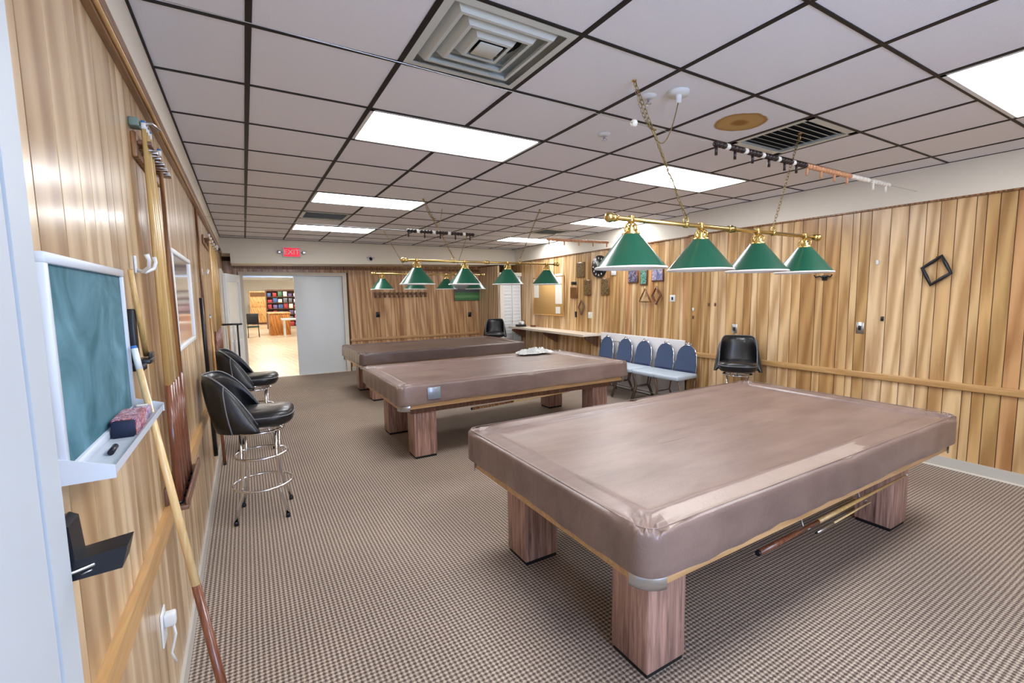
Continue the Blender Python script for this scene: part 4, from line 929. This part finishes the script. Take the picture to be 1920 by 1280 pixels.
# clock
t = thing('wall_clock', 'round black wall clock partly behind the nearest lamp shade', 'clock', (xr(4.25), 4.25, 2.10))
def cyl_x(mb, r, x0, x1, n=32): return mb.lathe([(0, x0), (r, x0), (r, x1), (0, x1)], n, axis='x')
cyl_x(MB(), .20, -.035, 0).obj('case', 'blackplastic', t)
for k in range(12):
    q = k*PI/6; MB().box(-.038, -.034, -.010, .010, .135, .165).obj('hour_mark', 'whitebead', t).rotation_euler = (q, 0, 0)
cyl_x(MB(), .045, -.038, -.034, 20).obj('dial_centre', 'whitebead', t)
MB().box(-.041, -.038, -.006, .006, -.01, .11).obj('hour_hand', 'whitebead', t).rotation_euler = (1.0, 0, 0)
MB().box(-.043, -.041, -.004, .004, -.01, .15).obj('minute_hand', 'whitebead', t).rotation_euler = (-.7, 0, 0)
ph = [print_mat('photo_red', [lin(130, 130, 150), lin(90, 84, 110), lin(50, 44, 60), lin(150, 150, 170), lin(180, 70, 76)], 12), print_mat('photo_green', [lin(40, 110, 90), lin(120, 170, 150), lin(28, 60, 70), lin(200, 210, 200)], 16), print_mat('photo_sky', [lin(90, 100, 140), lin(130, 130, 165), lin(160, 150, 175), lin(215, 200, 205), lin(210, 120, 110)], 10)]
onr('framed_photo', 3.24, 3.48, 1.78, 2.00, 'lamdark', 'leftmost of the three small colour pictures under the nearest shades', 'picture', face=ph[0])
onr('framed_photo', 3.03, 3.19, 1.74, 2.00, 'lamdark', 'green middle picture of the three under the nearest shades', 'picture', face=ph[1])
onr('framed_photo', 2.68, 2.93, 1.79, 2.00, 'lamdark', 'rightmost of the three small pictures, pinkish and blue', 'picture', face=ph[2])
onr('thermostat', 3.80, 3.92, 1.93, 2.03, 'white', 'small cream box on the right wall just right of the clock', 'thermostat')
def rack_shape(name, y, z, pts, m, label, cat, r=.014):
    t = thing(name, label, cat, (xr(y), y, z)); MB().tube([(-.03, a, b_) for a, b_ in pts], r, 8, closed=True).obj('rack_frame', m, t)
    MB().tube([(0, pts[0][0]*0, pts[-1][1]+.0 if False else max(p[1] for p in pts)-.01), (-.045, 0, max(p[1] for p in pts)-.01), (-.05, 0, max(p[1] for p in pts)+.01)], .004, 6).obj('peg', 'brass', t); return t
dia = lambda w_, h_: [(0, -h_), (w_*.5, -h_*.5), (w_, 0), (w_*.5, h_*.5), (0, h_), (-w_*.5, h_*.5), (-w_, 0), (-w_*.5, -h_*.5)]
rack_shape('diamond_ball_rack', 2.81, 1.575, dia(.085, .13), 'butt', 'dark red diamond ball rack hanging beside the triangle rack', 'ball rack', .016)
rack_shape('diamond_ball_rack', 4.80, 1.36, dia(.085, .135), 'lamdark', 'dark diamond ball rack hanging below the plaques near the cork board', 'ball rack')
rack_shape('diamond_ball_rack', -.585, 1.775, [(a*math.cos(.25)-b_*math.sin(.25), a*math.sin(.25)+b_*math.cos(.25)) for a, b_ in dia(.105, .13)], 'blackplastic', 'black diamond ball rack hanging alone on the near right wall', 'ball rack', .016)
rack_shape('triangle_ball_rack', 3.06, 1.53, [(-.12, -.05), (0, -.05), (.12, -.05), (.06, .05), (0, .15), (-.06, .05)], 'plaque', 'dark triangle ball rack hanging below the three pictures', 'ball rack', .012)
# light switch, thermostat etc
def plate(y, z, label, m='white', cat='switch', nm='switch_plate', toggle='blackplastic', w2=.035, h2=.058):
    t = thing(nm, label, cat, (xr(y), y, z)); MB().bbox(-.007, 0, -w2, w2, -h2, h2, .003, 1).obj('plate', m, t)
    MB().bbox(-.016, -.006, -.012, .012, -.022, .022, .002, 1).obj('toggle', toggle, t); return t
plate(4.55, 1.22, 'cream switch plate right of the dark diamond rack, above the counter', 'paper', toggle='paper', w2=.06)
plate(5.02, 1.22, 'black switch plate just below the dark diamond rack', 'blackplastic', w2=.03)
plate(2.50, 1.53, 'round-cornered white dial on the right wall beside the red diamond rack', 'white', 'thermostat', 'thermostat', w2=.05, h2=.05)
plate(1.41, 1.145, 'steel switch plate above the black stool by the right wall', 'steel')
plate(0.0, 1.23, 'steel outlet plate on the near right wall', 'steel', 'outlet')
plate(-.19, 1.33, 'tiny dark peg on the near right wall beside the steel outlet', 'lamdark', 'peg', 'wall_peg', w2=.008, h2=.008)
plate(-.12, 1.88, 'small white peg high on the near right wall', 'white', 'peg', 'wall_peg', 'white', .012, .02)
for k, (y, z, l) in enumerate(((2.05, 1.38, 'small white peg at the wall corner above the chairs'), (1.80, 1.45, 'left of two tiny dark pegs near the wall corner'), (1.70, 1.45, 'right of two tiny dark pegs near the wall corner'), (2.05, 1.27, 'lowest tiny dark peg at the wall corner'))):
    plate(y, z, l, 'white' if k == 0 else 'lamdark', 'peg', 'wall_peg', 'white' if k == 0 else 'lamdark', .01, .012)
t = thing('bridge_hook', 'black double-pronged hook on the right wall under the rightmost near shade', 'hook', (XN, .36, 1.755))
MB().bbox(-.012, 0, -.025, .025, -.035, .02, .003).obj('hook_plate', 'blackplastic', t)
for s in (-1, 1): MB().tube([(-.01, 0, -.01), (-.03, s*.04, .01), (-.04, s*.075, .0), (-.04, s*.09, .025)], .008, 8).obj('prong', 'blackplastic', t)

# ================================================================ FAR WALL
def onf(name, x0, x1, z0, z1, m, label, cat, th=.02, face=None):
    t = thing(name, label, cat, ((x0+x1)/2, YF, z0)); w2 = (x1-x0)/2; h = z1-z0
    MB().bbox(-w2, w2, -th, 0, 0, h, .003, 1).obj('board', m, t)
    if face: MB().box(-w2+.015, w2-.015, -th-.002, -th+.001, .015, h-.015).obj('printed_face', face, t)
    return t
def field_mat():
    m = bpy.data.materials.new('stadium_photo'); m.use_nodes = True; nt = m.node_tree; N = nt.nodes; L = nt.links; b = N['Principled BSDF']
    tc = N.new('ShaderNodeTexCoord'); sp = N.new('ShaderNodeSeparateXYZ'); L.new(tc.outputs['Object'], sp.inputs[0])
    n = N.new('ShaderNodeTexNoise'); n.inputs['Scale'].default_value = 12; L.new(tc.outputs['Object'], n.inputs['Vector'])
    a = N.new('ShaderNodeMath'); a.operation = 'MULTIPLY_ADD'; a.inputs[1].default_value = .06; L.new(n.outputs['Fac'], a.inputs[0]); L.new(sp.outputs[2], a.inputs[2])
    cr = N.new('ShaderNodeValToRGB'); cr.color_ramp.interpolation = 'CONSTANT'; e = cr.color_ramp.elements
    e[0].position = 0; e[0].color = lin(58, 120, 72); e[1].position = .40; e[1].color = lin(150, 160, 170)
    for p_, c_ in ((.10, lin(96, 150, 96)), (.17, lin(60, 116, 70)), (.24, lin(70, 76, 80)), (.32, lin(120, 126, 132))): q = e.new(p_); q.color = c_
    L.new(a.outputs[0], cr.inputs[0]); L.new(cr.outputs[0], b.inputs['Base Color']); b.inputs['Roughness'].default_value = .4
    return m
onf('framed_photo', 4.92, 5.62, 1.49, 1.90, 'lamdark', 'wide picture of a green sports field on the far wall', 'picture', face=field_mat())
for (x, z, l) in ((3.08, 1.22, 'black outlet plate on the far wall near the pale door'), (5.33, 1.15, 'black outlet plate on the far wall near the closet doors')):
    t = thing('wall_outlet', l, 'outlet', (x, YF, z)); MB().bbox(-.045, .045, -.008, 0, -.06, .06, .003, 1).obj('plate', 'blackplastic', t); MB().bbox(-.015, .015, -.014, -.007, -.03, .03, .002, 1).obj('socket', 'black', t)
t = thing('wall_cue_rack', 'low dark cue-clip strip on the far wall under the farthest lamp', 'cue rack', (3.62, YF, 1.68))
MB().bbox(-.62, .62, -.02, 0, -.02, .03, .004).obj('strip', 'trimdark', t)
for k in range(12): MB().bbox(-.60+k*.105, -.56+k*.105, -.05, -.018, -.08, .04, .003, 1).obj('clip', 'lamdark', t)
# exit sign
t = thing('exit_sign', 'red exit sign on the cream soffit above the far doorway', 'sign', (1.345, YS, 2.47))
MB().bbox(-.15, .15, -.05, 0, -.09, .09, .006).obj('housing', 'white', t)
MB().box(-.135, .135, -.053, -.049, -.08, .08).obj('face', mat('lit_red_face', lin(228, 40, 66), .5, emit=.6), t)
def txt(s, size, loc, rot, m, par, name='lettering', ext=.002):
    cu = bpy.data.curves.new(name, 'FONT'); cu.body = s; cu.size = size; cu.align_x = 'CENTER'; cu.align_y = 'CENTER'; cu.extrude = ext; cu.resolution_u = 3
    tmp = bpy.data.objects.new(name, cu); COL.objects.link(tmp); dg = bpy.context.evaluated_depsgraph_get(); dg.update()
    me = bpy.data.meshes.new_from_object(tmp.evaluated_get(dg)); COL.objects.unlink(tmp); bpy.data.objects.remove(tmp)
    me.materials.clear(); me.materials.append(MT[m]); o = bpy.data.objects.new(name, me); COL.objects.link(o)
    o.parent = par; o.location = loc; o.rotation_euler = rot; return o
txt('EXIT', .13, (0, -.054, 0), (PI/2, 0, 0), 'whitebead', t)
for s in (-1, 1):
    MB().bbox(-.03+s*.21, .03+s*.21, -.07, 0, -.03, .03, .01).obj('emergency_lamp_head', 'steel', t)
    MB().tube([(s*.15, -.02, 0), (s*.18, -.02, 0)], .01, 8).obj('lamp_arm', 'steel', t)
t = thing('security_camera', 'small dark camera on a white mount on the far soffit', 'camera', (2.78, YS, 2.40))
MB().lathe([(0, -.05), (.05, -.045), (.06, 0)], 20, axis='y').obj('mount', 'white', t)
MB().tube([(0, -.05, 0), (0, -.09, -.02)], .028, 14).obj('camera_body', 'blackplastic', t); MB().tube([(-.08, -.05, .01), (.08, -.05, .01)], .006, 6).obj('camera_arm', 'steel', t)

# ================================================================ CRUMPLED SHEETING ON THE MIDDLE TABLE
rn = random.Random(9); mb = MB(); nx, ny = 34, 18; vs = []
for i in range(nx+1):
    for j in range(ny+1):
        u, v = i/nx, j/ny; e_ = (math.sin(PI*u)*math.sin(PI*v))**.4
        z = .784+e_*(.035+.030*math.sin(19*u+3*math.sin(9*v))*math.cos(15*v+2*u)+.022*math.sin(31*u+17*v)+rn.uniform(0, .016))
        vs.append((3.78+.52*u+.02*math.sin(14*v), 3.22+.22*v+.02*math.sin(11*u), max(.783, z)))
mb.add(vs, [(i*(ny+1)+j, (i+1)*(ny+1)+j, (i+1)*(ny+1)+j+1, i*(ny+1)+j+1) for i in range(nx) for j in range(ny)], True)
base(tag(mb.obj('plastic_sheet', mat('shiny_pale_plastic', lin(206, 208, 206), .2, coat=.8)), 'crumpled shiny pale plastic lying at the back right of the middle table', 'plastic sheet'))
